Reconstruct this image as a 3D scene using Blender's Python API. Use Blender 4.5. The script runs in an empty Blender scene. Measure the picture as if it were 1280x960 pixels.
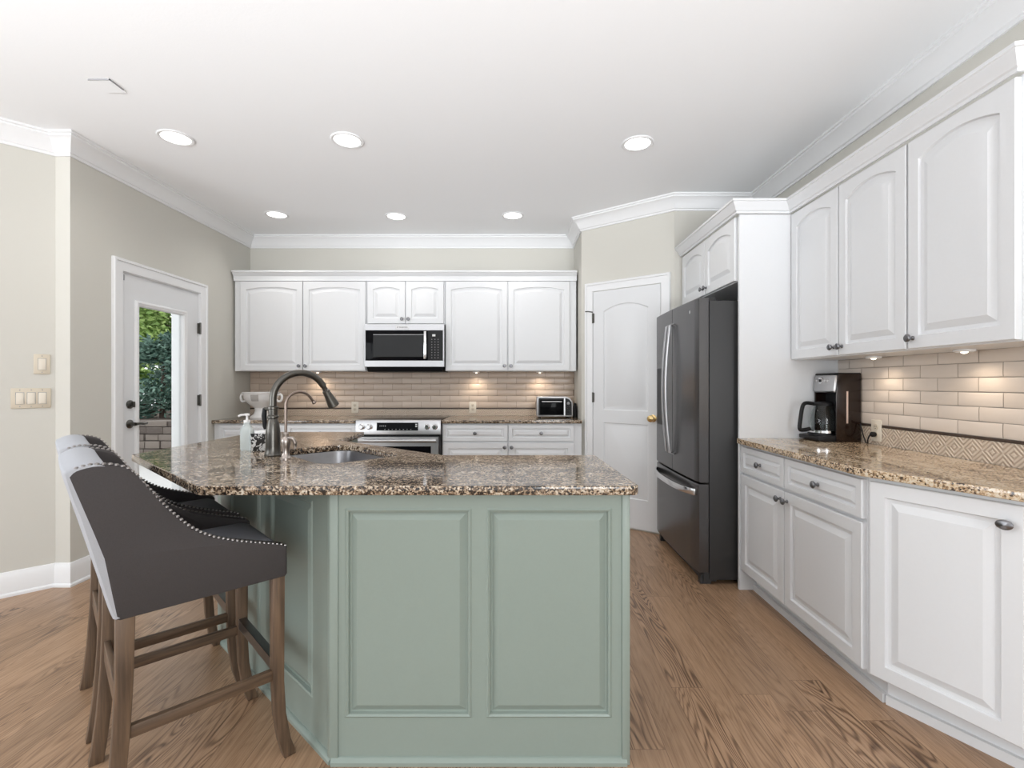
import bpy, bmesh, math, random
from mathutils import Vector, Matrix
random.seed(7)
PI = math.pi
C = bpy.context.scene.collection

# ------------------------------------------------------------------ camera, world, lights, exposure
CAM_H = 1.24
cam_data = bpy.data.cameras.new('camera')
cam = bpy.data.objects.new('camera', cam_data); C.objects.link(cam)
cam.location = (0, 0, CAM_H); cam.rotation_euler = (PI / 2, 0, 0)
cam_data.sensor_width = 36.0
cam_data.lens = 600.0 / 1280.0 * 36.0
cam_data.shift_x = -5.0 / 1280.0
cam_data.clip_start = 0.02
bpy.context.scene.camera = cam

w = bpy.data.worlds.new('sky'); bpy.context.scene.world = w
w.use_nodes = True
bg = w.node_tree.nodes['Background']
bg.inputs[0].default_value = (0.94, 0.97, 1.0, 1)
bg.inputs[1].default_value = 1.45

def area(name, loc, rot, sx, sy, power, col=(1, 1, 1), spread=180):
    l = bpy.data.lights.new(name, 'AREA'); l.shape = 'RECTANGLE'; l.size = sx; l.size_y = sy
    l.energy = power; l.color = col; l.spread = math.radians(spread)
    o = bpy.data.objects.new(name, l); C.objects.link(o); o.location = loc; o.rotation_euler = rot
    return o
area('nook_window_daylight', (-4.02, 0.15, 1.35), (0, -PI / 2 - math.radians(12), 0), 1.9, 2.6, 70, (0.91, 0.955, 1.0))
area('ceiling_fill', (-0.4, -2.9, 0.75), (PI / 2 + math.radians(27.5), 0, 0), 4.4, 0.6, 43, (0.94, 0.97, 1.0), 46)  # added fill lamp behind the camera, brightens the ceiling
area('left_wall_fill', (1.75, -2.7, 1.55), (math.radians(96), 0, math.radians(42)), 2.4, 1.8, 104, (0.95, 0.98, 1.0))  # added fill lamp at the right rear, brightens the left wall

vs = bpy.context.scene.view_settings
vs.view_transform = 'Standard'
try: vs.look = 'None'
except Exception: pass
vs.exposure = 0.12; vs.gamma = 1.0; vs.use_curve_mapping = False

# ------------------------------------------------------------------ materials
MATS = {}
def new_mat(name):
    m = bpy.data.materials.new(name); m.use_nodes = True
    MATS[name] = m
    return m, m.node_tree.nodes, m.node_tree.links, m.node_tree.nodes['Principled BSDF']
def simple(name, col, rough=0.5, metal=0.0, bump=0.0, bscale=200.0, var=0.0, coat=0.0, spec=0.5):
    m, N, L, b = new_mat(name)
    b.inputs['Base Color'].default_value = (*col, 1)
    b.inputs['Roughness'].default_value = rough
    b.inputs['Metallic'].default_value = metal
    b.inputs['Coat Weight'].default_value = coat
    b.inputs['Specular IOR Level'].default_value = spec
    tc = N.new('ShaderNodeTexCoord')
    nz = N.new('ShaderNodeTexNoise'); nz.inputs['Scale'].default_value = bscale; nz.inputs['Detail'].default_value = 3
    L.new(tc.outputs['Object'], nz.inputs['Vector'])
    if bump:
        bp = N.new('ShaderNodeBump'); bp.inputs['Strength'].default_value = bump; bp.inputs['Distance'].default_value = 0.001
        L.new(nz.outputs['Fac'], bp.inputs['Height']); L.new(bp.outputs['Normal'], b.inputs['Normal'])
    if var:
        mx = N.new('ShaderNodeMix'); mx.data_type = 'RGBA'
        mx.inputs['A'].default_value = (*[c * (1 - var) for c in col], 1)
        mx.inputs['B'].default_value = (*[min(1, c * (1 + var)) for c in col], 1)
        L.new(nz.outputs['Fac'], mx.inputs['Factor']); L.new(mx.outputs['Result'], b.inputs['Base Color'])
    return m
def emis(name, col, s):
    m, N, L, b = new_mat(name)
    b.inputs['Base Color'].default_value = (*col, 1)
    b.inputs['Emission Color'].default_value = (*col, 1); b.inputs['Emission Strength'].default_value = s
    return m
def ramp(N, stops, interp='LINEAR'):
    r = N.new('ShaderNodeValToRGB'); r.color_ramp.interpolation = interp
    e = r.color_ramp.elements
    while len(e) < len(stops): e.new(0.5)
    for k, (p, c) in enumerate(stops):
        e[k].position = p; e[k].color = (*c, 1)
    return r
def mth(N, L, op, a, b=None, clamp=False):
    n = N.new('ShaderNodeMath'); n.operation = op; n.use_clamp = clamp
    for k, v in enumerate((a, b)):
        if v is None: continue
        if isinstance(v, (int, float)): n.inputs[k].default_value = v
        else: L.new(v, n.inputs[k])
    return n.outputs[0]

WALL = simple('greige_paint', (0.615, 0.60, 0.55), 0.75, bump=0.15, bscale=260, var=0.015)
CEIL = simple('ceiling_paint', (0.885, 0.895, 0.91), 0.85, bump=0.35, bscale=120)
TRIM = simple('trim_paint', (0.80, 0.805, 0.815), 0.35, var=0.01, bscale=30)
CABW = simple('white_cabinet_paint', (0.735, 0.745, 0.76), 0.36, bump=0.05, bscale=90, var=0.012)
MINT = simple('sage_green_paint', (0.262, 0.316, 0.282), 0.38, bump=0.05, bscale=90, var=0.02)
PEWT = simple('dark_pewter', (0.22, 0.22, 0.23), 0.32, 1.0, var=0.1, bscale=80)
STEEL = simple('brushed_steel', (0.50, 0.50, 0.51), 0.36, 1.0, var=0.05, bscale=60)
SINKM = simple('satin_sink_steel', (0.30, 0.30, 0.315), 0.35, 1.0, var=0.06, bscale=60)
CHROME = simple('polished_chrome', (0.78, 0.78, 0.79), 0.12, 1.0, var=0.03, bscale=60)
BLKST = simple('black_stainless', (0.125, 0.122, 0.124), 0.27, 0.85, var=0.04, bscale=40)
BLKSIDE = simple('charcoal_cabinet_metal', (0.040, 0.040, 0.041), 0.5, 0.2, var=0.06, bscale=300)
GUNM = simple('gunmetal', (0.12, 0.115, 0.105), 0.3, 1.0, var=0.1, bscale=50)
BRZST = simple('warm_steel', (0.42, 0.375, 0.345), 0.28, 1.0, var=0.1, bscale=60)
BRONZE = simple('brushed_bronze', (0.27, 0.22, 0.19), 0.33, 1.0, var=0.1, bscale=60)
BLACK = simple('black_plastic', (0.010, 0.010, 0.011), 0.4, var=0.1, bscale=90, spec=0.25)
BLKGL = simple('black_glass', (0.005, 0.005, 0.006), 0.07, var=0.1, bscale=5, spec=0.06)
WINGL = simple('tinted_oven_glass', (0.035, 0.036, 0.037), 0.10, var=0.1, bscale=4, spec=0.12)
BROWNP = simple('dark_brown_gloss', (0.013, 0.006, 0.004), 0.16, var=0.1, bscale=20)
GAUGE = simple('water_gauge', (0.55, 0.42, 0.37), 0.3, var=0.05)
BRASS = simple('brass', (0.70, 0.52, 0.25), 0.25, 1.0, var=0.05)
PLATE = simple('almond_plastic', (0.62, 0.55, 0.44), 0.4, var=0.02)
PLATEW = simple('light_almond_plastic', (0.72, 0.66, 0.56), 0.4, var=0.02)
CERAM = simple('white_ceramic', (0.80, 0.79, 0.78), 0.25, var=0.03, bscale=30)
CERGR = simple('grey_relief_ceramic', (0.42, 0.40, 0.38), 0.5, bump=0.8, bscale=180, var=0.3)
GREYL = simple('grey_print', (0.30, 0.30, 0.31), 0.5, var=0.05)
WHITEP = simple('white_print', (0.7, 0.7, 0.7), 0.5, var=0.05)
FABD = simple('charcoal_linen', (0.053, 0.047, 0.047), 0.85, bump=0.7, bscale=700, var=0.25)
SEAT_LIT = simple('skylit_linen', (0.20, 0.205, 0.23), 0.85, bump=0.7, bscale=700, var=0.2)  # charcoal linen lightened, light from above put into the seat colour
FAB_LIT = simple('window_lit_linen', (0.40, 0.41, 0.44), 0.85, bump=0.5, bscale=700, var=0.12)  # window sheen on the stool back painted in as a paler linen
NAIL = simple('nailhead_metal', (0.30, 0.28, 0.27), 0.35, 1.0, var=0.1)
LITE = emis('lamp_lens', (1.0, 0.985, 0.95), 3.2)
PUCK = emis('puck_lens', (1.0, 0.86, 0.70), 3.0)
BORDER_GROOVE = simple('liner_brown', (0.055, 0.036, 0.026), 0.4, var=0.5, bscale=60)
ALMG = simple('grey_gap', (0.32, 0.32, 0.33), 0.6, var=0.05)
CONC = simple('patio_concrete', (0.62, 0.60, 0.58), 0.9, bump=0.5, bscale=30, var=0.1)
SOIL = simple('bark_mulch', (0.12, 0.085, 0.065), 0.95, bump=1.0, bscale=40, var=0.5)
BARK = simple('bark', (0.10, 0.07, 0.055), 0.9, bump=1.0, bscale=40, var=0.4)

def glass(name, col, rough=0.0, ior=1.45, trans=1.0):
    m, N, L, b = new_mat(name)
    b.inputs['Base Color'].default_value = (*col, 1); b.inputs['Roughness'].default_value = rough
    b.inputs['IOR'].default_value = ior; b.inputs['Transmission Weight'].default_value = trans
    return m
GLASS = glass('clear_glass', (0.97, 0.985, 0.98), 0.0, 1.03)
CARAFE = glass('carafe_glass', (0.75, 0.78, 0.78), 0.0, 1.3)
FROST = glass('pale_aqua_glass', (0.86, 0.93, 0.93), 0.25, 1.3, 0.6)

def granite(name, stops, stretch=(1, 1, 1), shift=0.27, veins=0.5):
    m, N, L, b = new_mat(name)
    tc = N.new('ShaderNodeTexCoord'); P = tc.outputs['Object']
    mp = N.new('ShaderNodeMapping'); mp.inputs['Scale'].default_value = stretch; L.new(P, mp.inputs[0])
    n0 = N.new('ShaderNodeTexNoise'); n0.inputs['Scale'].default_value = 7; n0.inputs['Detail'].default_value = 4; n0.inputs['Distortion'].default_value = 1.2
    L.new(mp.outputs[0], n0.inputs['Vector'])
    n1 = N.new('ShaderNodeTexNoise'); n1.inputs['Scale'].default_value = 75; n1.inputs['Detail'].default_value = 5; n1.inputs['Roughness'].default_value = 0.65
    L.new(P, n1.inputs['Vector'])
    v = N.new('ShaderNodeTexVoronoi'); v.inputs['Scale'].default_value = 190; L.new(P, v.inputs['Vector'])
    sp = N.new('ShaderNodeSeparateColor'); L.new(v.outputs['Color'], sp.inputs['Color'])
    f = mth(N, L, 'ADD', mth(N, L, 'MULTIPLY', sp.outputs[0], 0.42), mth(N, L, 'MULTIPLY', n1.outputs['Fac'], 1.15))
    f = mth(N, L, 'ADD', f, mth(N, L, 'MULTIPLY', mth(N, L, 'SUBTRACT', n0.outputs['Fac'], 0.5), veins))
    f = mth(N, L, 'SUBTRACT', f, shift, True)
    r = ramp(N, stops)
    L.new(f, r.inputs['Fac']); L.new(r.outputs['Color'], b.inputs['Base Color'])
    b.inputs['Roughness'].default_value = 0.09
    b.inputs['Specular IOR Level'].default_value = 0.6
    return m
GRAN = granite('brown_granite', [(0.0, (0.010, 0.008, 0.007)), (0.40, (0.022, 0.017, 0.013)), (0.48, (0.095, 0.062, 0.040)), (0.58, (0.25, 0.17, 0.108)),
                 (0.72, (0.52, 0.42, 0.31)), (0.86, (0.64, 0.58, 0.49))], (1, 1, 1), 0.245)
GRAN2 = granite('warm_lit_granite', [(0.0, (0.014, 0.012, 0.011)), (0.28, (0.035, 0.028, 0.024)), (0.35, (0.15, 0.10, 0.068)), (0.44, (0.40, 0.265, 0.15)),
                 (0.58, (0.62, 0.47, 0.31)), (0.80, (0.70, 0.62, 0.50))], (1.6, .5, 1.6), 0.25, 0.75)  # own veins; golden tone paints in the warm under-cabinet light

def oakfloor():
    m, N, L, b = new_mat('oak_plank_floor')
    tc = N.new('ShaderNodeTexCoord')
    s = N.new('ShaderNodeSeparateXYZ'); L.new(tc.outputs['Object'], s.inputs[0])
    X, Y = s.outputs[0], s.outputs[1]
    wn = N.new('ShaderNodeTexWhiteNoise'); wn.noise_dimensions = '1D'
    L.new(mth(N, L, 'FLOOR', mth(N, L, 'DIVIDE', X, 0.127)), wn.inputs['W'])
    cb = N.new('ShaderNodeCombineXYZ'); L.new(mth(N, L, 'ADD', Y, mth(N, L, 'MULTIPLY', wn.outputs['Value'], 1.35)), cb.inputs[0]); L.new(X, cb.inputs[1])
    br = N.new('ShaderNodeTexBrick'); L.new(cb.outputs[0], br.inputs['Vector'])
    br.offset = 0.0; br.inputs['Scale'].default_value = 1.0
    br.inputs['Brick Width'].default_value = 1.35; br.inputs['Row Height'].default_value = 0.127
    br.inputs['Mortar Size'].default_value = 0.0012; br.inputs['Mortar Smooth'].default_value = 0.2; br.inputs['Bias'].default_value = 0
    br.inputs['Color1'].default_value = (0, 0, 0, 1); br.inputs['Color2'].default_value = (1, 1, 1, 1); br.inputs['Mortar'].default_value = (0.5, 0.5, 0.5, 1)
    rs = N.new('ShaderNodeSeparateColor'); L.new(br.outputs['Color'], rs.inputs[0]); R = rs.outputs[0]
    off = mth(N, L, 'MULTIPLY', R, 37.0)
    def noise(sx, sy, det, dist=0.0):
        c = N.new('ShaderNodeCombineXYZ')
        L.new(mth(N, L, 'MULTIPLY', X, sx), c.inputs[0]); L.new(mth(N, L, 'ADD', mth(N, L, 'MULTIPLY', Y, sy), off), c.inputs[1]); L.new(off, c.inputs[2])
        n = N.new('ShaderNodeTexNoise'); n.inputs['Scale'].default_value = 1; n.inputs['Detail'].default_value = det; n.inputs['Distortion'].default_value = dist
        L.new(c.outputs[0], n.inputs['Vector']); return n.outputs['Fac']
    big = noise(6.5, 0.75, 2.0, 0.25)
    rings = mth(N, L, 'SINE', mth(N, L, 'MULTIPLY', big, 210.0))
    rings = mth(N, L, 'ADD', mth(N, L, 'MULTIPLY', rings, 0.5), 0.5)
    rings = mth(N, L, 'POWER', rings, 2.2)
    fine = noise(190, 6.0, 3.0)
    pore = noise(90, 2.5, 2.0)
    mask = noise(3.0, 0.5, 1.0)
    g = mth(N, L, 'MULTIPLY', rings, mth(N, L, 'ADD', mth(N, L, 'MULTIPLY', mth(N, L, 'SUBTRACT', mask, 0.40, True), 3.0, True), 0.12))
    g = mth(N, L, 'ADD', mth(N, L, 'MULTIPLY', g, 0.72), mth(N, L, 'MULTIPLY', mth(N, L, 'SUBTRACT', fine, 0.40, True), 1.1))
    g = mth(N, L, 'ADD', g, mth(N, L, 'MULTIPLY', mth(N, L, 'SUBTRACT', pore, 0.45, True), 0.6), True)
    r = ramp(N, [(0.0, (0.46, 0.285, 0.165)), (0.35, (0.335, 0.195, 0.106)), (1.0, (0.10, 0.052, 0.027))])
    L.new(g, r.inputs['Fac'])
    hs = N.new('ShaderNodeHueSaturation'); hs.inputs['Saturation'].default_value = 0.95
    L.new(mth(N, L, 'ADD', mth(N, L, 'MULTIPLY', R, 0.22), 0.80), hs.inputs['Value']); L.new(r.outputs['Color'], hs.inputs['Color'])
    mx = N.new('ShaderNodeMix'); mx.data_type = 'RGBA'; mx.inputs['B'].default_value = (0.13, 0.07, 0.04, 1)
    L.new(mth(N, L, 'MULTIPLY', br.outputs['Fac'], 0.75), mx.inputs['Factor']); L.new(hs.outputs['Color'], mx.inputs['A'])
    L.new(mx.outputs['Result'], b.inputs['Base Color'])
    b.inputs['Roughness'].default_value = 0.34
    bp = N.new('ShaderNodeBump'); bp.inputs['Strength'].default_value = 0.12; bp.inputs['Distance'].default_value = 0.0015
    L.new(mth(N, L, 'SUBTRACT', 1.0, mth(N, L, 'ADD', g, br.outputs['Fac'])), bp.inputs['Height']); L.new(bp.outputs['Normal'], b.inputs['Normal'])
    return m
OAK = oakfloor()

def wood(name, ca, cb_, sc=(70, 70, 5)):
    m, N, L, b = new_mat(name)
    tc = N.new('ShaderNodeTexCoord')
    mp = N.new('ShaderNodeMapping'); mp.inputs['Scale'].default_value = sc; L.new(tc.outputs['Object'], mp.inputs[0])
    n = N.new('ShaderNodeTexNoise'); n.inputs['Scale'].default_value = 1; n.inputs['Detail'].default_value = 4; L.new(mp.outputs[0], n.inputs['Vector'])
    r = ramp(N, [(0.3, ca), (0.7, cb_)]); L.new(n.outputs['Fac'], r.inputs['Fac']); L.new(r.outputs['Color'], b.inputs['Base Color'])
    b.inputs['Roughness'].default_value = 0.5
    return m
WA, WB = (0.066, 0.041, 0.025), (0.165, 0.104, 0.063)
LEGW = wood('weathered_oak', WA, WB)
RAILY = wood('weathered_oak_side_rail', WA, WB, (70, 5, 70))
RAILX = wood('weathered_oak_cross_rail', WA, WB, (5, 70, 70))

def tilemat(name, ca, cb_):
    m, N, L, b = new_mat(name)
    g = N.new('ShaderNodeNewGeometry')
    r = ramp(N, [(0.0, ca), (1.0, cb_)]); L.new(g.outputs['Random Per Island'], r.inputs['Fac'])
    L.new(r.outputs['Color'], b.inputs['Base Color']); b.inputs['Roughness'].default_value = 0.25
    return m
TILE = tilemat('glazed_beige_tile', (0.52, 0.415, 0.335), (0.62, 0.51, 0.42))
TILE2 = tilemat('glazed_cream_tile', (0.68, 0.595, 0.52), (0.72, 0.635, 0.56))
GROUT2 = simple('cream_grout', (0.42, 0.36, 0.31), 0.9, var=0.05)
GROUT = simple('beige_grout', (0.30, 0.23, 0.18), 0.9, var=0.05)

def carved(name):
    m, N, L, b = new_mat(name)
    tc = N.new('ShaderNodeTexCoord'); s = N.new('ShaderNodeSeparateXYZ'); L.new(tc.outputs['Object'], s.inputs[0])
    p = 0.085
    u = mth(N, L, 'PINGPONG', s.outputs[0], p / 2); v = mth(N, L, 'ABSOLUTE', s.outputs[2])
    d = mth(N, L, 'ADD', u, v)
    w1 = mth(N, L, 'SINE', mth(N, L, 'MULTIPLY', d, 2 * PI / 0.0205))
    r = ramp(N, [(0.0, (0.43, 0.34, 0.265)), (0.55, (0.62, 0.52, 0.42)), (1.0, (0.66, 0.56, 0.46))])
    f = mth(N, L, 'ADD', mth(N, L, 'MULTIPLY', w1, 0.5), 0.5)
    L.new(f, r.inputs['Fac']); L.new(r.outputs['Color'], b.inputs['Base Color'])
    bp = N.new('ShaderNodeBump'); bp.inputs['Strength'].default_value = 0.8; bp.inputs['Distance'].default_value = 0.004
    L.new(f, bp.inputs['Height']); L.new(bp.outputs['Normal'], b.inputs['Normal'])
    b.inputs['Roughness'].default_value = 0.5
    return m
CARVE = carved('carved_border_tile')

def leafmat(name, ca, cb_):
    m, N, L, b = new_mat(name)
    g = N.new('ShaderNodeNewGeometry')
    r = ramp(N, [(0.0, ca), (1.0, cb_)]); L.new(g.outputs['Random Per Island'], r.inputs['Fac'])
    L.new(r.outputs['Color'], b.inputs['Base Color']); b.inputs['Roughness'].default_value = 0.6
    return m
LEAF = leafmat('bright_leaves', (0.10, 0.20, 0.03), (0.45, 0.60, 0.20))
SPRUCE = leafmat('spruce_needles', (0.03, 0.085, 0.065), (0.22, 0.34, 0.27))
def stonemat():
    m, N, L, b = new_mat('stacked_stone')
    g = N.new('ShaderNodeNewGeometry')
    r = ramp(N, [(0.0, (0.10, 0.08, 0.07)), (1.0, (0.26, 0.22, 0.19))]); L.new(g.outputs['Random Per Island'], r.inputs['Fac'])
    L.new(r.outputs['Color'], b.inputs['Base Color']); b.inputs['Roughness'].default_value = 0.9
    return m
STONE = stonemat()
def pattern():
    m, N, L, b = new_mat('black_white_scroll')
    tc = N.new('ShaderNodeTexCoord')
    n = N.new('ShaderNodeTexNoise'); n.inputs['Scale'].default_value = 55; n.inputs['Detail'].default_value = 1; n.inputs['Distortion'].default_value = 1.5
    L.new(tc.outputs['Object'], n.inputs['Vector'])
    r = ramp(N, [(0.0, (0.02, 0.02, 0.02)), (0.52, (0.55, 0.55, 0.54))], 'CONSTANT'); L.new(n.outputs['Fac'], r.inputs['Fac'])
    L.new(r.outputs['Color'], b.inputs['Base Color']); b.inputs['Roughness'].default_value = 0.3
    return m
SCROLL = pattern()

# ------------------------------------------------------------------ mesh helpers
class MB:
    def __init__(self): self.v = []; self.f = []; self.M = None
    def add(self, vs, fs):
        k = len(self.v)
        self.v += [tuple(p) for p in vs]; self.f += [tuple(i + k for i in f) for f in fs]
        return self
    def box(self, x0, x1, y0, y1, z0, z1):
        return self.add([(x0, y0, z0), (x1, y0, z0), (x1, y1, z0), (x0, y1, z0), (x0, y0, z1), (x1, y0, z1), (x1, y1, z1), (x0, y1, z1)],
                        [(0, 3, 2, 1), (4, 5, 6, 7), (0, 1, 5, 4), (1, 2, 6, 5), (2, 3, 7, 6), (3, 0, 4, 7)])
    def prism(self, poly, axis, a, b):
        n = len(poly)
        def mk(p, h):
            return {'z': (p[0], p[1], h), 'x': (h, p[0], p[1]), 'y': (p[0], h, p[1])}[axis]
        return self.add([mk(p, a) for p in poly] + [mk(p, b) for p in poly],
                        [tuple(range(n - 1, -1, -1)), tuple(range(n, 2 * n))] + [(i, (i + 1) % n, n + (i + 1) % n, n + i) for i in range(n)])
    def loft(self, loops, cap0=True, cap1=True, closed=True):
        n = len(loops[0]); vs = [p for l in loops for p in l]; fs = []
        for k in range(len(loops) - 1):
            for i in range(n if closed else n - 1):
                j = (i + 1) % n
                fs.append((k * n + i, k * n + j, (k + 1) * n + j, (k + 1) * n + i))
        if cap0: fs.append(tuple(range(n - 1, -1, -1)))
        if cap1: fs.append(tuple(range((len(loops) - 1) * n, len(loops) * n)))
        return self.add(vs, fs)
    def lathe(self, prof, c=(0, 0, 0), n=24, axis='z'):
        loops = []
        for r, h in prof:
            l = []
            for i in range(n):
                a = 2 * PI * i / n; p, q = r * math.cos(a), r * math.sin(a)
                l.append({'z': (c[0] + p, c[1] + q, c[2] + h), '-y': (c[0] + p, c[1] - h, c[2] + q), 'x': (c[0] + h, c[1] + p, c[2] + q), '-x': (c[0] - h, c[1] + p, c[2] + q)}[axis])
            loops.append(l)
        return self.loft(loops)
    def tube(self, pts, rad, n=12):
        pts = [Vector(p) for p in pts]; m = len(pts)
        if not isinstance(rad, (list, tuple)): rad = [rad] * m
        t0 = (pts[1] - pts[0]).normalized()
        ref = Vector((0, 0, 1)) if abs(t0.z) < 0.9 else Vector((1, 0, 0))
        nrm = t0.cross(ref).normalized(); loops = []
        for i in range(m):
            t = (pts[min(i + 1, m - 1)] - pts[max(i - 1, 0)]).normalized()
            nrm = (nrm - t * nrm.dot(t)).normalized(); bn = t.cross(nrm)
            loops.append([tuple(pts[i] + (nrm * math.cos(2 * PI * k / n) + bn * math.sin(2 * PI * k / n)) * rad[i]) for k in range(n)])
        return self.loft(loops)
    def build(self, name, mat, parent=None, bevel=0.0, seg=2, smooth=True, angle=35, loc=None, rotz=0.0):
        me = bpy.data.meshes.new(name); me.from_pydata(self.v, [], self.f)
        bm = bmesh.new(); bm.from_mesh(me); bmesh.ops.recalc_face_normals(bm, faces=bm.faces)
        if bevel:
            es = [e for e in bm.edges if len(e.link_faces) == 2 and e.calc_face_angle(0) > math.radians(30)]
            bmesh.ops.bevel(bm, geom=es, offset=bevel, segments=seg, affect='EDGES', clamp_overlap=True, profile=0.5)
        for e in bm.edges:
            e.smooth = not (len(e.link_faces) == 2 and e.calc_face_angle(0) > math.radians(angle))
        for f in bm.faces: f.smooth = smooth
        bm.to_mesh(me); bm.free()
        me.materials.append(mat)
        o = bpy.data.objects.new(name, me); C.objects.link(o)
        if parent: o.parent = parent
        if loc: o.location = loc
        if rotz: o.rotation_euler = (0, 0, rotz)
        return o
def bez(p0, p1, p2, p3, n):
    out = []
    for i in range(n + 1):
        t = i / n; a = (1 - t) ** 3; b = 3 * t * (1 - t) ** 2; c = 3 * t * t * (1 - t); d = t ** 3
        out.append(tuple(a * p0[k] + b * p1[k] + c * p2[k] + d * p3[k] for k in range(len(p0))))
    return out
def catmull(P, n=6):
    P = [tuple(p) for p in P]; Q = [P[0]] + P + [P[-1]]; out = []
    for i in range(1, len(Q) - 2):
        for k in range(n):
            t = k / n
            out.append(tuple(0.5 * (2 * Q[i][d] + (Q[i + 1][d] - Q[i - 1][d]) * t + (2 * Q[i - 1][d] - 5 * Q[i][d] + 4 * Q[i + 1][d] - Q[i + 2][d]) * t * t + (3 * Q[i][d] - Q[i - 1][d] - 3 * Q[i + 1][d] + Q[i + 2][d]) * t ** 3) for d in range(len(P[0]))))
    out.append(P[-1]); return out
def roundpoly(P, R, seg=5):
    out = []; n = len(P)
    for i in range(n):
        r = R[i] if isinstance(R, (list, tuple)) else R
        p = Vector(P[i]); a = (Vector(P[i - 1]) - p); b = (Vector(P[(i + 1) % n]) - p)
        if r <= 0: out.append(tuple(p)); continue
        a.normalize(); b.normalize()
        half = math.acos(max(-1, min(1, a.dot(b)))) / 2; d = r / math.tan(half)
        c = p + (a + b).normalized() * (r / math.sin(half))
        s, e = p + a * d - c, p + b * d - c
        for k in range(seg + 1):
            t = k / seg; ang = s.angle(e)
            v = (s * math.sin((1 - t) * ang) + e * math.sin(t * ang)) / math.sin(ang) if ang > 1e-5 else s
            out.append(tuple(c + v))
    return out
def thing(name, label, cat, loc=(0, 0, 0), rotz=0.0, group=None):
    o = bpy.data.objects.new(name, None); C.objects.link(o); o.empty_display_size = 0.1
    o.location = loc; o.rotation_euler = (0, 0, rotz); o['label'] = label; o['category'] = cat
    if group: o['group'] = group
    return o
def tag(o, label, cat, group=None):
    o['label'] = label; o['category'] = cat
    if group: o['group'] = group
    return o
def struct(o):
    o['kind'] = 'structure'; return o
def dup(root, loc, rotz, label, group=None):
    r = root.copy(); C.objects.link(r); r.location = loc; r.rotation_euler = (0, 0, rotz); r['label'] = label
    if group: r['group'] = group
    for ch in list(root.children):
        c = ch.copy(); C.objects.link(c); c.parent = r
        for g in list(ch.children):
            d = g.copy(); C.objects.link(d); d.parent = c
    return r
def sweep(path, prof, mat, name, parent=None, inward=1, cap=True):
    """profile points (distance from the wall, z) carried along a polyline with mitred corners; the room lies to the right of the path"""
    n = len(path); loops = []
    for i in range(n):
        p = Vector(path[i]); ns = []
        for a, b in ((i - 1, i), (i, i + 1)):
            if 0 <= a and b < n:
                d = (Vector(path[b]) - Vector(path[a])).normalized(); ns.append(Vector((d.y, -d.x)) * inward)
        m = ns[0] if len(ns) == 1 else (ns[0] + ns[1]) / (1 + ns[0].dot(ns[1]))
        loops.append([(p.x + m.x * d, p.y + m.y * d, z) for d, z in prof])
    return MB().loft(loops, cap, cap).build(name, mat, parent, angle=25)

# ------------------------------------------------------------------ room shell
CZ = 2.755
XL, YB, XR = -2.74, 4.95, 1.95
NK = (-2.83, 2.95)                      # where the angled nook wall starts
NE = (-3.95, 1.83)
PA, PB = (0.60, 4.40), (1.28, 3.88)     # the diagonal pantry wall
outline = [NE, NK, (XL, 2.95), (XL, YB), (PA[0], YB), PA, PB, (XR, PB[1]), (XR, -3.2), (NE[0], -3.2)]
big = [(NE[0] - .3, -3.2), (NE[0] - .3, NE[1] + .1), (NK[0] - .12, NK[1] + .12), (XL - .2, NK[1] + .12), (XL - .2, YB + .2), (XR + .2, YB + .2), (XR + .2, -3.2)]
struct(MB().prism(big, 'z', -0.05, 0.0).build('floor', OAK, smooth=False))
struct(MB().prism(big, 'z', CZ, CZ + 0.06).build('ceiling', CEIL, smooth=False))
def wall_seg(name, a, b, t=0.12, z0=0.0, z1=CZ, ext0=0.0, ext1=0.0):
    d = (Vector(b) - Vector(a)).normalized(); o = Vector((-d.y, d.x)) * t
    a = Vector(a) - d * ext0; b = Vector(b) + d * ext1
    return struct(MB().prism([tuple(a), tuple(b), tuple(b + o), tuple(a + o)], 'z', z0, z1).build(name, WALL, smooth=False))
wall_seg('wall_left_nook', NE, NK)
wall_seg('wall_left_return', NK, (XL, 2.95))
DY0, DY1, DH = 3.325, 4.165, 2.03       # patio door opening in the left wall
m = MB()
for y0, y1, z0, z1 in ((3.07, DY0, 0, CZ), (DY1, YB, 0, CZ), (DY0, DY1, DH, CZ)):
    m.box(XL - 0.12, XL, y0, y1, z0, z1)
struct(m.build('wall_left', WALL, smooth=False))
wall_seg('wall_back', (XL, YB), (PA[0], YB), ext0=0.12, ext1=0.12)
wall_seg('wall_pantry_return', (PA[0], YB), PA)
wall_seg('wall_pantry', PA, PB)
wall_seg('wall_alcove', PB, (XR, PB[1]))
wall_seg('wall_right', (XR, PB[1]), (XR, -3.2), ext0=0.12)
# far side of the breakfast nook (behind the photographer's left): wall with a wide window
m = MB()
for y0, y1, z0, z1 in ((-3.2, -1.2, 0, CZ), (1.5, NE[1], 0, CZ), (-1.2, 1.5, 0, 0.38), (-1.2, 1.5, 2.32, CZ)):
    m.box(NE[0] - 0.12, NE[0], y0, y1, z0, z1)
struct(m.build('wall_left_window_side', WALL, smooth=False))
m = MB()
for y in (-1.2, -0.3, 0.6, 1.44): m.box(NE[0] - 0.08, NE[0] - 0.02, y, y + 0.06, 0.38, 2.32)
for z in (0.38, 2.26): m.box(NE[0] - 0.08, NE[0] - 0.02, -1.2, 1.5, z, z + 0.06)
struct(m.build('window_1', TRIM, smooth=False))

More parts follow.
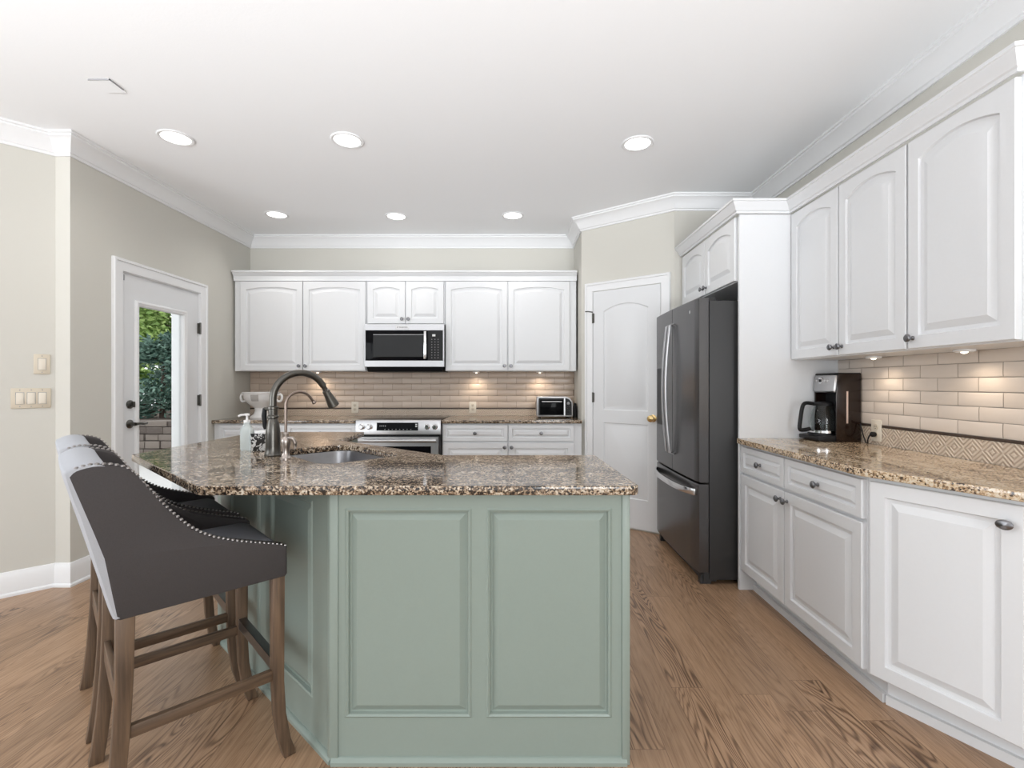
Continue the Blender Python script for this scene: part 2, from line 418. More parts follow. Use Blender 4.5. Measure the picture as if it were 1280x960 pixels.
cp = [(0, CZ - .118), (.012, CZ - .118), (.014, CZ - .104), (.022, CZ - .100), (.030, CZ - .082), (.050, CZ - .050), (.074, CZ - .030), (.082, CZ - .026), (.083, CZ - .014), (.094, CZ - .012), (.095, CZ), (0, CZ)]
struct(sweep([NE, NK, (XL, 2.95), (XL, YB), (PA[0], YB), PA, PB, (XR, PB[1]), (XR, -3.2)], cp, TRIM, 'trim_1'))
bb = [(0, 0), (.026, 0), (.026, .014), (.016, .022), (.016, .110), (.010, .126), (.006, .140), (0, .142)]
struct(sweep([NE, NK, (XL, 2.95), (XL, 3.245)], bb, TRIM, 'baseboard_left'))
struct(sweep([(PA[0], YB - 0.65), PA, (PA[0] + .035, PA[1] - .027)], bb, TRIM, 'baseboard_pantry'))

# ------------------------------------------------------------------ doors
def casing(name, y0, y1, ztop, wdt, parent, mat=TRIM):
    """flat casing with a backband, in a frame where x runs along the wall and -y faces the room"""
    prof = [(0, 0), (0, -.012), (.010, -.016), (wdt - .022, -.016), (wdt - .020, -.024), (wdt - .004, -.024), (wdt, -.018), (wdt, 0)]
    pts = [(y0, 0.0), (y0, ztop), (y1, ztop), (y1, 0.0)]
    outs = [(-1, 0), (-1, 1), (1, 1), (1, 0)]
    loops = [[(p[0] + o[0] * d, yy, p[1] + o[1] * d) for d, yy in prof] for p, o in zip(pts, outs)]
    return MB().loft(loops).build(name, mat, parent, angle=25)
def raised(m, x0, x1, z0, z1, ysurf, arch=0.0, prof=None, cap=True, n=10):
    """nested outlines following prof = [(inset, y)], the top edge arched"""
    loops = []
    for ins, y in prof:
        a0, a1, b0, b1 = x0 + ins, x1 - ins, z0 + ins, z1 - ins
        l = [(a0, ysurf + y, b0), (a1, ysurf + y, b0)]
        for k in range(n + 1):
            t = 1 - 2 * k / n
            l.append(((a0 + a1) / 2 + t * (a1 - a0) / 2, ysurf + y, b1 - arch * t * t))
        loops.append(l)
    m.loft(loops, cap0=False, cap1=cap)
    return loops

# patio door: root frame x along +Y?  viewer stands at +X looking -X: right is +Y ... rotz = +90 deg
d1 = struct(thing('door_1', 'white patio door with a tall glass pane in the left wall', 'door', (XL, 0, 0), PI / 2)); del d1['label'], d1['category']
casing('door_casing', DY0 + .01, DY1 - .01, DH - .005, .085, d1)
gx0, gx1, gz0, gz1 = 3.485, 3.975, 0.25, 1.815
m = MB()
for a, b, c, d in ((DY0 + .014, gx0, .01, DH - .01), (gx1, DY1 - .014, .01, DH - .01), (gx0, gx1, .01, gz0), (gx0, gx1, gz1, DH - .01)):
    m.box(a, b, .010, .052, c, d)
slab = m.build('door_slab', CABW, d1, smooth=False)
prof = [(-.030, .010), (-.030, .002), (-.022, -.006), (-.012, -.008), (-.006, -.004), (.004, -.002), (.010, .008), (.010, .026)]
m = MB(); raised(m, gx0, gx1, gz0, gz1, 0, 0, prof, cap=False, n=2); m.build('glazing_frame', TRIM, d1, angle=25)
MB().box(gx0 + .002, gx1 - .002, .028, .034, gz0 + .002, gz1 - .002).build('glass_pane', GLASS, d1, smooth=False)
m = MB()
for a in (DY0 + .002, DY1 - .012): m.box(a, a + .010, -.001, .075, .0, DH - .002)
m.box(DY0 + .002, DY1 - .002, -.001, .075, DH - .010, DH); m.build('door_jamb', TRIM, d1, smooth=False)
m = MB().lathe([(.0, 0), (.030, 0), (.030, .008), (.020, .012), (.018, .022), (.0, .022)], (3.415, .010, 1.095), 20, '-y'); dbo = m.build('deadbolt', GUNM, d1)
MB().box(3.411, 3.419, -.030, -.008, 1.075, 1.115).build('thumb_turn', GUNM, dbo, bevel=.002)
m = MB().lathe([(.0, 0), (.031, 0), (.031, .006), (.022, .012), (.012, .016), (.012, .045), (.0, .045)], (3.415, .010, .955), 20, '-y'); m.build('door_handle', GUNM, d1)
MB().tube(catmull([(3.412, -.038, .955), (3.45, -.042, .957), (3.485, -.040, .951), (3.52, -.036, .955)], 5), [.010] * 10 + [.009] * 5 + [.007]).build('lever', GUNM, d1)
for z in (1.72, 1.10, .35):
    m = MB(); m.tube([(4.154, -.008, z - .05), (4.154, -.008, z + .05)], .008); m.box(4.14, 4.168, -.004, .011, z - .045, z + .045); m.build('hinge', GUNM, d1)
MB().box(3.345, 3.355, -.006, .012, 1.965, 2.005).build('alarm_contact', GREYL, d1, bevel=.002)
MB().box(DY0, DY1, -.01, .12, 0, .012).build('threshold', BRONZE, d1)

# pantry door on the diagonal wall
pv = (Vector(PB) - Vector(PA)).normalized(); prz = math.atan2(pv.y, pv.x)
d2 = struct(thing('door_2', 'x', 'door', (PA[0], PA[1], 0), prz)); del d2['label'], d2['category']
PX0, PX1, PZ = 0.125, 0.745, 2.065
casing('door_casing', PX0 - .004, PX1 + .004, PZ + .004, .078, d2)
m = MB(); raised(m, PX0, PX1, .012, PZ, 0, 0, [(0, -.001), (0, -.009), (.003, -.0105)], cap=False, n=2)
# slab face with two moulded panels: built as a grid of plain faces round the openings
st, a0, a1, b0, b1 = .105, .26, .90, 1.01, 1.94
m.box(PX0 + .003, PX0 + st, -.0105, -.001, .015, PZ - .003); m.box(PX1 - st, PX1 - .003, -.0105, -.001, .015, PZ - .003)
m.box(PX0 + st, PX1 - st, -.0105, -.001, .015, a0); m.box(PX0 + st, PX1 - st, -.0105, -.001, a1, b0)
# arched head rail
xs = [PX0 + st + (PX1 - PX0 - 2 * st) * k / 12 for k in range(13)]; xc = (PX0 + PX1) / 2; hw = (PX1 - PX0) / 2 - st
top = [(x, b1 - .055 * ((x - xc) / hw) ** 2) for x in xs]
m.prism(top + [(PX1 - st, PZ - .003), (PX0 + st, PZ - .003)], 'y', -.0105, -.001)
sl = m.build('door_slab', CABW, d2, smooth=False)
pp = [(0, -.0105), (.006, -.004), (.016, -.0035), (.026, -.004), (.045, -.0095)]
m = MB(); raised(m, PX0 + st, PX1 - st, a0, a1, 0, 0, pp); m.build('door_panel', CABW, d2, angle=20)
m = MB(); raised(m, PX0 + st, PX1 - st, b0, b1, 0, .055, pp); m.build('door_panel', CABW, d2, angle=20)
MB().lathe([(0, 0), (.030, 0), (.030, .006), (.012, .012), (.011, .030), (.022, .040), (.029, .052), (.027, .066), (.014, .074), (0, .075)], (PX1 - .062, -.010, .955), 24, '-y').build('door_knob', BRASS, d2)
for z in (1.83, 1.12, .25):
    m = MB(); m.tube([(PX0 - .001, -.016, z - .045), (PX0 - .001, -.016, z + .045)], .007); m.box(PX0 - .006, PX0 + .014, -.014, -.009, z - .042, z + .042); m.build('hinge', GUNM, d2)
MB().tube([(PX0, -.018, 1.885), (PX0 - .03, -.05, 1.89), (PX0 - .055, -.055, 1.89)], .005).build('door_stop', GUNM, d2)
m = MB()
for x in (PX0 - .004, PX1 + .001): m.box(x, x + .003, -.004, .0, 0, PZ)
m.build('door_gap', ALMG, d2, smooth=False)

# ------------------------------------------------------------------ cabinets
KNOB = [(0, 0), (.009, 0), (.009, .003), (.0055, .006), (.0055, .014), (.012, .018), (.0165, .023), (.0165, .027), (.012, .031), (0, .032)]
def knob(parent, x, z, y=0.0, s=1.0, oval=False):
    m = MB().lathe([(r * s, h * s) for r, h in KNOB], (0, 0, 0), 18, '-y')
    if oval: m.v = [(a * 1.3, b, c * .95) for a, b, c in m.v]
    o = m.build('knob', PEWT, parent, loc=(x, y, z)); return o
DOORP = [(0, .020), (0, .003), (.003, 0), (.052, 0), (.056, .0105), (.062, .0115), (.070, .011), (.096, .0005)]
def cab_door(root, x0, x1, z0, z1, arch=0.0, name='door', kx=None, kz=None, scale=1.0, mat=CABW, oval=False, ks=1.0):
    g = .0015; pr = [(i * scale, y - .020) for i, y in DOORP]
    n = 12; loops = []
    for q, (ins, y) in enumerate(pr):
        a0, a1, b0, b1 = x0 + g + ins, x1 - g - ins, z0 + g + ins, z1 - g - ins
        ar = arch if q >= 3 else 0.0
        l = [(a0, y, b0), (a1, y, b0)]
        for k in range(n + 1):
            t = 1 - 2 * k / n; l.append(((a0 + a1) / 2 + t * (a1 - a0) / 2, y, b1 - ar * t * t))
        loops.append(l)
    o = MB().loft(loops, cap0=True).build(name, mat, root, angle=18)
    if kx is not None: knob(o, kx, kz, -.020, ks, oval)
    return o
def cabinet(name, label, loc, rotz, w_, dep, h, doors=(), drawers=(), toe=False, toe_h=.12, toe_in=.06, mat=CABW, group=None, z0=0.0):
    r = thing(name, label, 'cabinet', loc, rotz, group)
    zb = toe_h if toe else z0
    MB().box(0, w_, 0, dep, zb, h).build('body', mat, r, bevel=.0015, smooth=False)
    if toe:
        m = MB(); m.box(.0, w_, toe_in, dep, 0, zb); m.box(.0, w_, toe_in - .018, toe_in, 0, .035); m.build('toe_kick', mat, r, smooth=False)
    for d in doors: cab_door(r, **d)
    for d in drawers: cab_door(r, name='drawer', **d)
    return r

UZ0, UZ1 = 1.365, 2.232
yb = 4.64
def W(x): return x
# back wall uppers
UH = UZ1 - UZ0
def D(x0, x1, z0, z1, arch, kside, kz=.045, **k):
    return dict(x0=x0, x1=x1, z0=z0, z1=z1, arch=arch, kx=(x1 - .028 if kside == 'r' else x0 + .028) if kside else None, kz=z0 + kz, **k)
x0 = -2.717
cabinet('wall_cabinet', 'white two-door wall cabinet left of the microwave', (x0, yb, UZ0), 0, 1.272, YB - yb - .002, UH,
        [D(.060, .661, .004, UH - .004, .026, 'r'), D(.667, 1.268, .004, UH - .004, .026, 'l')])
cabinet('wall_cabinet', 'small white two-door cabinet directly above the microwave', (-1.443, yb, 1.815), 0, .758, YB - yb - .002, UZ1 - 1.815,
        [D(.012, .376, .004, UZ1 - 1.815 - .004, .022, 'r'), D(.382, .746, .004, UZ1 - 1.815 - .004, .022, 'l')])
cabinet('wall_cabinet', 'white two-door wall cabinet right of the microwave, near the pantry door', (-.683, yb, UZ0), 0, 1.265, YB - yb - .002, UH,
        [D(.004, .600, .004, UH - .004, .026, 'r'), D(.606, 1.200, .004, UH - .004, .026, 'l')])
def crownprof(z0, h, d): return [(0, z0), (d * .18, z0), (d * .2, z0 + h * .16), (d * .35, z0 + h * .22), (d * .5, z0 + h * .45), (d * .82, z0 + h * .72), (d * .86, z0 + h * .80), (d, z0 + h * .82), (d, z0 + h), (0, z0 + h)]
bc = sweep([(-2.722, YB - .01), (-2.722, yb - .004), (.586, yb - .004), (.586, YB - .56)][1:3], [(-.26, UZ1 + .001), (0.012, UZ1 + .001), (.014, UZ1 + .05), (.024, UZ1 + .058), (.034, UZ1 + .076), (.044, UZ1 + .082), (.044, UZ1 + .096), (-.26, UZ1 + .096)], CABW, 'cabinet_crown')
tag(bc, 'flat white crown strip along the top of the back wall cabinets', 'moulding')

# right wall uppers (rot -90: local x runs toward the camera)
RX, RZ0, RZ1 = 1.672, 1.382, 2.262
RH = RZ1 - RZ0
cabinet('wall_cabinet', 'white arched two-door wall cabinet beside the tall fridge panel', (RX, 2.888, RZ0), -PI / 2, .857, XR - RX - .002, RH,
        [D(.004, .422, .004, RH - .004, .038, 'r'), D(.428, .853, .004, RH - .004, .038, 'l')])
cabinet('wall_cabinet', 'white single-door wall cabinet at the near end of the right wall', (RX, 2.030, RZ0), -PI / 2, .450, XR - RX - .002, RH,
        [D(.004, .444, .004, RH - .004, .038, 'l')])
# fridge enclosure
FZ0, FZ1 = 1.865, 2.262
cabinet('wall_cabinet', 'white two-door cabinet above the dark refrigerator', (1.354, 3.868, FZ0), -PI / 2, .955, XR - 1.354 - .002, FZ1 - FZ0,
        [D(.010, .470, .004, FZ1 - FZ0 - .004, .04, 'r', ks=.95), D(.476, .936, .004, FZ1 - FZ0 - .004, .04, 'l', ks=.95)])
ep = MB().box(1.345, XR - .002, 2.890, 2.910, .0, FZ1).build('end_panel', CABW, bevel=.0015, smooth=False)
tag(ep, 'tall plain white end panel between refrigerator and coffee counter', 'panel')
CRH = .075
rc = sweep([(1.330, 3.872), (1.330, 2.884), (1.648, 2.884), (1.648, 1.576), (1.945, 1.50)], crownprof(RZ1 + .001, CRH, .050), CABW, 'cabinet_crown')
tag(rc, 'stepped white crown moulding over the fridge and right wall cabinets', 'moulding')

# base cabinets, back wall
BH = .884
yc = 4.35
def DR(x0, x1, z0, z1): return dict(x0=x0, x1=x1, z0=z0, z1=z1, kx=(x0 + x1) / 2, kz=(z0 + z1) / 2, scale=.62)
cabinet('base_cabinet', 'white base cabinet with drawers left of the range', (-2.735, yc, 0), 0, 1.298, YB - yc - .002, BH,
        [D(.05, .66, .13, .712, 0, 'r', kz=.54), D(.666, 1.29, .13, .712, 0, 'l', kz=.54)], [DR(.05, .66, .722, .872), DR(.666, 1.29, .722, .872)], toe=True)
cabinet('base_cabinet', 'white base cabinet with drawers right of the range', (-.668, yc, 0), 0, 1.262, YB - yc - .002, BH,
        [D(.004, .594, .13, .712, 0, 'r', kz=.54), D(.600, 1.190, .13, .712, 0, 'l', kz=.54)], [DR(.004, .594, .722, .872), DR(.600, 1.190, .722, .872)], toe=True)
# right base cabinets
QX = 1.370
cabinet('base_cabinet', 'white base cabinet with two drawers and two doors next to the refrigerator', (QX, 2.888, 0), -PI / 2, 1.02, XR - QX - .002, BH,
        [D(.004, .465, .125, .700, 0, 'r', kz=.53), D(.471, 1.014, .125, .700, 0, 'l', kz=.53)],
        [DR(.004, .465, .712, .868), DR(.471, 1.014, .712, .868)], toe=True, toe_h=.115, toe_in=.075)
# angled unit: face turned 26 degrees toward the camera
AP = Vector((QX, 1.866)); AD = Vector((.440, -.898)).normalized(); AL = .455
AE = AP + AD * AL
EP2 = AE + Vector((.87, -.49)).normalized() * .30
def angled(name, label, p, d, ln, doorkw, backpoly, toeback):
    rz = math.atan2(d.y, d.x)
    r = thing(name, label, 'cabinet', (p.x, p.y, 0), rz)
    R = Matrix.Rotation(-rz, 2)
    loc = [tuple(R @ (Vector(q) - p)) for q in backpoly]
    MB().prism([(0, 0), (ln, 0)] + loc, 'z', .115, BH).build('body', CABW, r, bevel=.0015, smooth=False)
    tb = [tuple(R @ (Vector(q) - p)) for q in toeback]
    m = MB(); m.prism(tb, 'z', 0, .115)
    e0, e1 = Vector(tb[0]), Vector(tb[1])
    n_ = Vector((e1.y - e0.y, -(e1.x - e0.x))).normalized() * .016
    m.prism([tuple(e0), tuple(e0 + n_), tuple(e1 + n_), tuple(e1)], 'z', 0, .035)
    m.build('toe_kick', CABW, r, smooth=False)
    cab_door(r, **doorkw)
    return r
TA = Vector((QX + .075, 1.866)); TB = AE + Vector((.09, .045)); TC = EP2 + Vector((.02, .08))
angled('base_cabinet', 'white angled base cabinet with one large door and oval knob', AP, AD, AL,
       dict(x0=.012, x1=AL - .012, z0=.125, z1=.868, kx=AL - .050, kz=.805, oval=True, ks=1.0), [(XR - .002, AE.y), (XR - .002, AP.y)],
       [TA, TB, Vector((XR - .002, TB.y)), Vector((XR - .002, TA.y))])
d3 = (EP2 - AE).normalized()
angled('base_cabinet', 'white base cabinet cut off at the right edge of the photo', AE, d3, .30,
       dict(x0=.012, x1=.288, z0=.125, z1=.868), [(XR - .002, EP2.y), (XR - .002, AE.y - .002)],
       [TB + Vector((.001, -.001)), TC, Vector((XR - .002, TC.y)), Vector((XR - .002, TB.y - .002))])

# ------------------------------------------------------------------ countertops
def slab_mesh(name, outer, holes, z0, z1, mat, bev=.004):
    cu = bpy.data.curves.new(name, 'CURVE'); cu.dimensions = '2D'; cu.fill_mode = 'BOTH'
    cu.extrude = (z1 - z0) / 2 - bev; cu.bevel_depth = bev; cu.bevel_resolution = 2; cu.offset = -bev
    for P in [outer] + holes:
        s = cu.splines.new('POLY'); s.points.add(len(P) - 1); s.use_cyclic_u = True
        for q, p in zip(s.points, P): q.co = (p[0], p[1], 0, 1)
    t = bpy.data.objects.new(name, cu); C.objects.link(t)
    bpy.context.view_layer.update()
    me = bpy.data.meshes.new_from_object(t.evaluated_get(bpy.context.evaluated_depsgraph_get()))
    bpy.data.objects.remove(t); bpy.data.curves.remove(cu)
    for v in me.vertices: v.co.z += (z0 + z1) / 2
    me.materials.clear(); me.materials.append(mat); me.name = name
    o = bpy.data.objects.new(name, me); C.objects.link(o); return o
CT0, CT1 = .8845, .9145
c = slab_mesh('countertop', roundpoly([(-2.737, 4.312), (-1.436, 4.312), (-1.436, YB - .012), (-2.737, YB - .012)], [0.005, .005, 0.001, 0.001]), [], CT0, CT1, GRAN)
tag(c, 'speckled granite countertop run left of the range, under the white bowl', 'countertop')
c = slab_mesh('countertop', roundpoly([(-.668, 4.312), (.596, 4.312), (.596, YB - .012), (-.668, YB - .012)], [0.005, .012, 0.001, 0.001]), [], CT0, CT1, GRAN)
tag(c, 'speckled granite countertop run right of the range, under the toaster oven', 'countertop')
ov = .030
c = slab_mesh('countertop', roundpoly([(QX - ov - .018, 2.887), (QX - ov - .018, 1.86), (AE.x - .045, AE.y - .022), (EP2.x - .03, EP2.y - .05), (XR - .012, EP2.y - .06), (XR - .012, 2.887)], [.02, .10, .01, .01, .001, .001], 6), [], CT0, CT1, GRAN2)
tag(c, 'granite countertop with painted-in warm light along the right wall, under the coffee maker', 'countertop')

# island
u = Vector((-.7, .714)).normalized(); fdir = Vector((.714, .7)).normalized()
SC = Vector((-.845, 2.265))
def rrect(c, hu, hf, r, seg=6):
    P = [c + u * a * hu + fdir * b * hf for a, b in ((-1, -1), (-1, 1), (1, 1), (1, -1))]
    return roundpoly([tuple(p) for p in P], r, seg)
hole = rrect(SC, .285, .185, .085)
c = slab_mesh('countertop', roundpoly([(.395, 1.53), (.362, 2.198), (-.333, 2.198), (-1.03, 2.79), (-1.03, 3.262), (-1.76, 3.262), (-1.775, 2.215), (-1.018, 1.53)],
              [.022, .02, .05, .05, .012, .012, .02, .02]), [hole], CT0, CT1, GRAN)
tag(c, 'angled brown granite island countertop with the sink cut-out', 'countertop')

isl = thing('kitchen_island', 'sage green panelled kitchen island base under the angled granite top', 'kitchen island', (0, 0, 0))
IA, IB = Vector((-.590, 1.590)), Vector((.355, 1.590)); IH = Vector((-1.445, 2.365))
IZ = .884
core = [tuple(IA), tuple(IB), (.335, 2.150), (-.350, 2.150), (-1.062, 2.755), (-1.062, 3.225), (-1.445, 3.225), tuple(IH)]
# hollow core: outer walls only, so that the sink bowl hangs free inside
m = MB(); n_ = len(core)
inner = []
for i in range(n_):
    p = Vector(core[i]); a = (Vector(core[i - 1]) - p).normalized(); b = (Vector(core[(i + 1) % n_]) - p).normalized()
    na, nb = Vector((a.y, -a.x)), Vector((-b.y, b.x))
    mm = (na + nb) / (1 + na.dot(nb)); inner.append(tuple(p + mm * .02))
m.v = [(x, y, 0) for x, y in core] + [(x, y, IZ) for x, y in core] + [(x, y, 0) for x, y in inner] + [(x, y, IZ) for x, y in inner]
for i in range(n_):
    j = (i + 1) % n_
    m.f += [(i, j, n_ + j, n_ + i), (2 * n_ + j, 2 * n_ + i, 3 * n_ + i, 3 * n_ + j), (n_ + i, n_ + j, 3 * n_ + j, 3 * n_ + i), (j, i, 2 * n_ + i, 2 * n_ + j)]
m.build('carcass', MINT, isl, smooth=False)
def face_frame(p, q, openings, zt, zb, t=.022, mat=MINT):
    d = (q - p); ln = d.length; rz = math.atan2(d.y, d.x)
    m = MB(); xs = [0] + [v for o in openings for v in o] + [ln]
    for k in range(0, len(xs), 2): m.box(xs[k], xs[k + 1], -t, 0, 0, IZ)
    for a, b in openings: m.box(a, b, -t, 0, 0, zb); m.box(a, b, -t, 0, zt, IZ)
    fr = m.build('face_frame', mat, isl, smooth=False, loc=(p.x, p.y, 0), rotz=rz)
    for a, b in openings:
        m = MB(); raised(m, a, b, zb, zt, 0, 0, [(0, -t), (.006, -t - .004), (.012, -t - .001), (.014, -t + .010), (.020, -t + .011), (.040, -t + .001)], n=2)
        m.build('raised_panel', mat, isl, angle=18, loc=(p.x, p.y, 0), rotz=rz)
    MB().prism([(0, 0), (-.014 - t, 0), (-.014 - t, .012), (-.006 - t, .022), (-t, .024), (0, .024)], 'x', -.012, ln + .006).build('base_shoe', mat, isl, loc=(p.x, p.y, 0), rotz=rz)
    return fr
ox = -IA.x
face_frame(IA, IB, [(-.559 + ox, -.144 + ox), (-.097 + ox, .313 + ox)], .835, .150)
dl = (IA - IH).length
face_frame(IH, IA, [(dl - .97, dl - .606), (dl - .50, dl - .135)], .835, .150)
# corner posts
MB().prism([(-.622, 1.5775), (-.606, 1.5625), (-.580, 1.562), (-.580, 1.59), (-.600, 1.605)], 'z', 0, IZ).build('corner_post', MINT, isl, bevel=.003)
MB().box(.345, .371, 1.560, 1.592, 0, IZ).build('corner_post', MINT, isl, bevel=.003)

# sink
sk = thing('kitchen_sink', 'stainless undermount sink bowl set into the island top', 'sink', (SC.x, SC.y, 0))
def sl(hu, hf, r, z): return [(p[0] - SC.x, p[1] - SC.y, z) for p in rrect(SC, hu, hf, r)]
loops = [sl(.300, .200, .09, CT0 - .001), sl(.287, .187, .087, CT0 - .0015), sl(.284, .184, .085, CT0 - .012), sl(.274, .174, .08, .72), sl(.255, .155, .07, .695), sl(.05, .04, .03, .688)]
m = MB(); m.loft(loops, cap0=False, cap1=True); m.build('bowl', SINKM, sk)
MB().lathe([(0, .0), (.040, .0), (.042, .002), (.030, .004), (0, .003)], (0, 0, .689), 20).build('drain', CHROME, sk)

# big pull-down faucet
FX, FY = -1.10, 2.173
fa = thing('kitchen_faucet', 'tall dark gooseneck pull-down faucet on the island beside the sink', 'faucet', (FX, FY, CT1), math.atan2(.7, .714))
MB().lathe([(0, 0), (.036, 0), (.037, .006), (.033, .012), (.031, .04), (.031, .10), (.026, .145), (.019, .168), (.024, .172), (.024, .180), (.019, .186), (.020, .212), (.024, .214), (.024, .222), (.018, .226), (0, .226)], (0, 0, 0), 28).build('base', GUNM, fa)
R_ = .122; zs = .256
path = [(0, 0, .20), (0, 0, zs)] + [(R_ - R_ * math.cos(a), 0, zs + R_ * math.sin(a)) for a in [PI * k / 24 * .84 for k in range(1, 25)]]
MB().tube(path, .0155, 16).build('spout', GUNM, fa)
e = Vector(path[-1]); dr = Vector((.48, 0, -.88)).normalized()
MB().tube([tuple(e - dr * .004), tuple(e + dr * .008), tuple(e + dr * .012), tuple(e + dr * .022), tuple(e + dr * .026), tuple(e + dr * .045), tuple(e + dr * .095), tuple(e + dr * .110), tuple(e + dr * .114)], [.0145, .0125, .0120, .0125, .0175, .0185, .026, .0275, .022], 18).build('spray_head', GUNM, fa)
m = MB().tube([(0, .012, .205), (-.01, .050, .212), (-.016, .066, .211)], [.009, .008, .008]); m.build('handle_stem', GUNM, fa)
MB().tube([(-.016, .062, .214), (-.018, .064, .18), (-.016, .060, .13), (-.015, .058, .118)], [.009, .0115, .0095, .006]).build('handle', BLACK, fa)
# filter faucet
ff = thing('filter_faucet', 'small slim bronze filter faucet nearer the camera than the big faucet', 'faucet', (-1.0, 2.085, CT1), math.atan2(.70, .50))
MB().lathe([(0, 0), (.024, 0), (.024, .005), (.018, .012), (.014, .03), (.017, .055), (.021, .072), (.019, .088), (.011, .098), (.012, .110), (.008, .116), (0, .116)], (0, 0, 0), 24).build('base', BRZST, ff)
R2 = .062
p2 = [(0, 0, .10), (0, 0, .235)] + [(R2 - R2 * math.cos(a), 0, .235 + .055 * math.sin(a)) for a in [PI * k / 18 * .82 for k in range(1, 19)]]
e = Vector(p2[-1]); dr = (e - Vector(p2[-2])).normalized()
p2.append(tuple(e + dr * .022))
MB().tube(p2, .0058, 12).build('spout', BRONZE, ff)
e = Vector(p2[-1]); MB().tube([tuple(e), tuple(e + dr * .006), tuple(e + dr * .012)], [.0065, .010, .010]).build('spout_tip', BRONZE, ff)
MB().tube(catmull([(.004, -.012, .090), (.016, -.026, .088), (.024, -.030, .070), (.026, -.030, .045)], 5), [.009] * 6 + [.008] * 6 + [.006] * 4).build('handle', BRZST, ff)

# soap dispenser and patterned sponge holder
SPX, SPY = -1.313, 2.375
sd = thing('soap_dispenser', 'pale aqua glass soap dispenser left of the big faucet', 'soap dispenser', (SPX - .012, SPY - .01, CT1), .1)
lp = lambda h, z, r=.012: [(p[0], p[1], z) for p in roundpoly([(-h, -h), (h, -h), (h, h), (-h, h)], r, 4)]
MB().loft([lp(.022, 0, .008), lp(.0245, .006, .008), lp(.0245, .100, .008), lp(.021, .112, .008), lp(.013, .124, .008), lp(.013, .136, .008)]).build('bottle', FROST, sd, angle=50)
MB().lathe([(0, .136), (.015, .136), (.015, .148), (.006, .150), (.005, .168), (.012, .170), (.012, .180), (0, .181)], (0, 0, 0), 18).build('pump', CERAM, sd)
MB().tube([(0, 0, .174), (-.02, -.02, .174), (-.028, -.028, .168)], .005).build('nozzle', CERAM, sd)
sh = thing('sponge_holder', 'small black and white scroll-patterned holder behind the big faucet', 'sponge holder', (-1.243, 2.345, CT1), .1)
m = MB()
hp = lambda a, b, z: [(p[0], p[1], z) for p in roundpoly([(-a, -b), (a, -b), (a, b), (-a, b)], .010, 4)]
m.loft([hp(.038, .026, 0), hp(.040, .028, .004), hp(.042, .030, .086), hp(.038, .026, .086), hp(.036, .024, .010)]); m.build('holder', SCROLL, sh)
MB().box(-.028, .028, -.016, .016, .008, .098).build('sponge', CERAM, sh, bevel=.006)

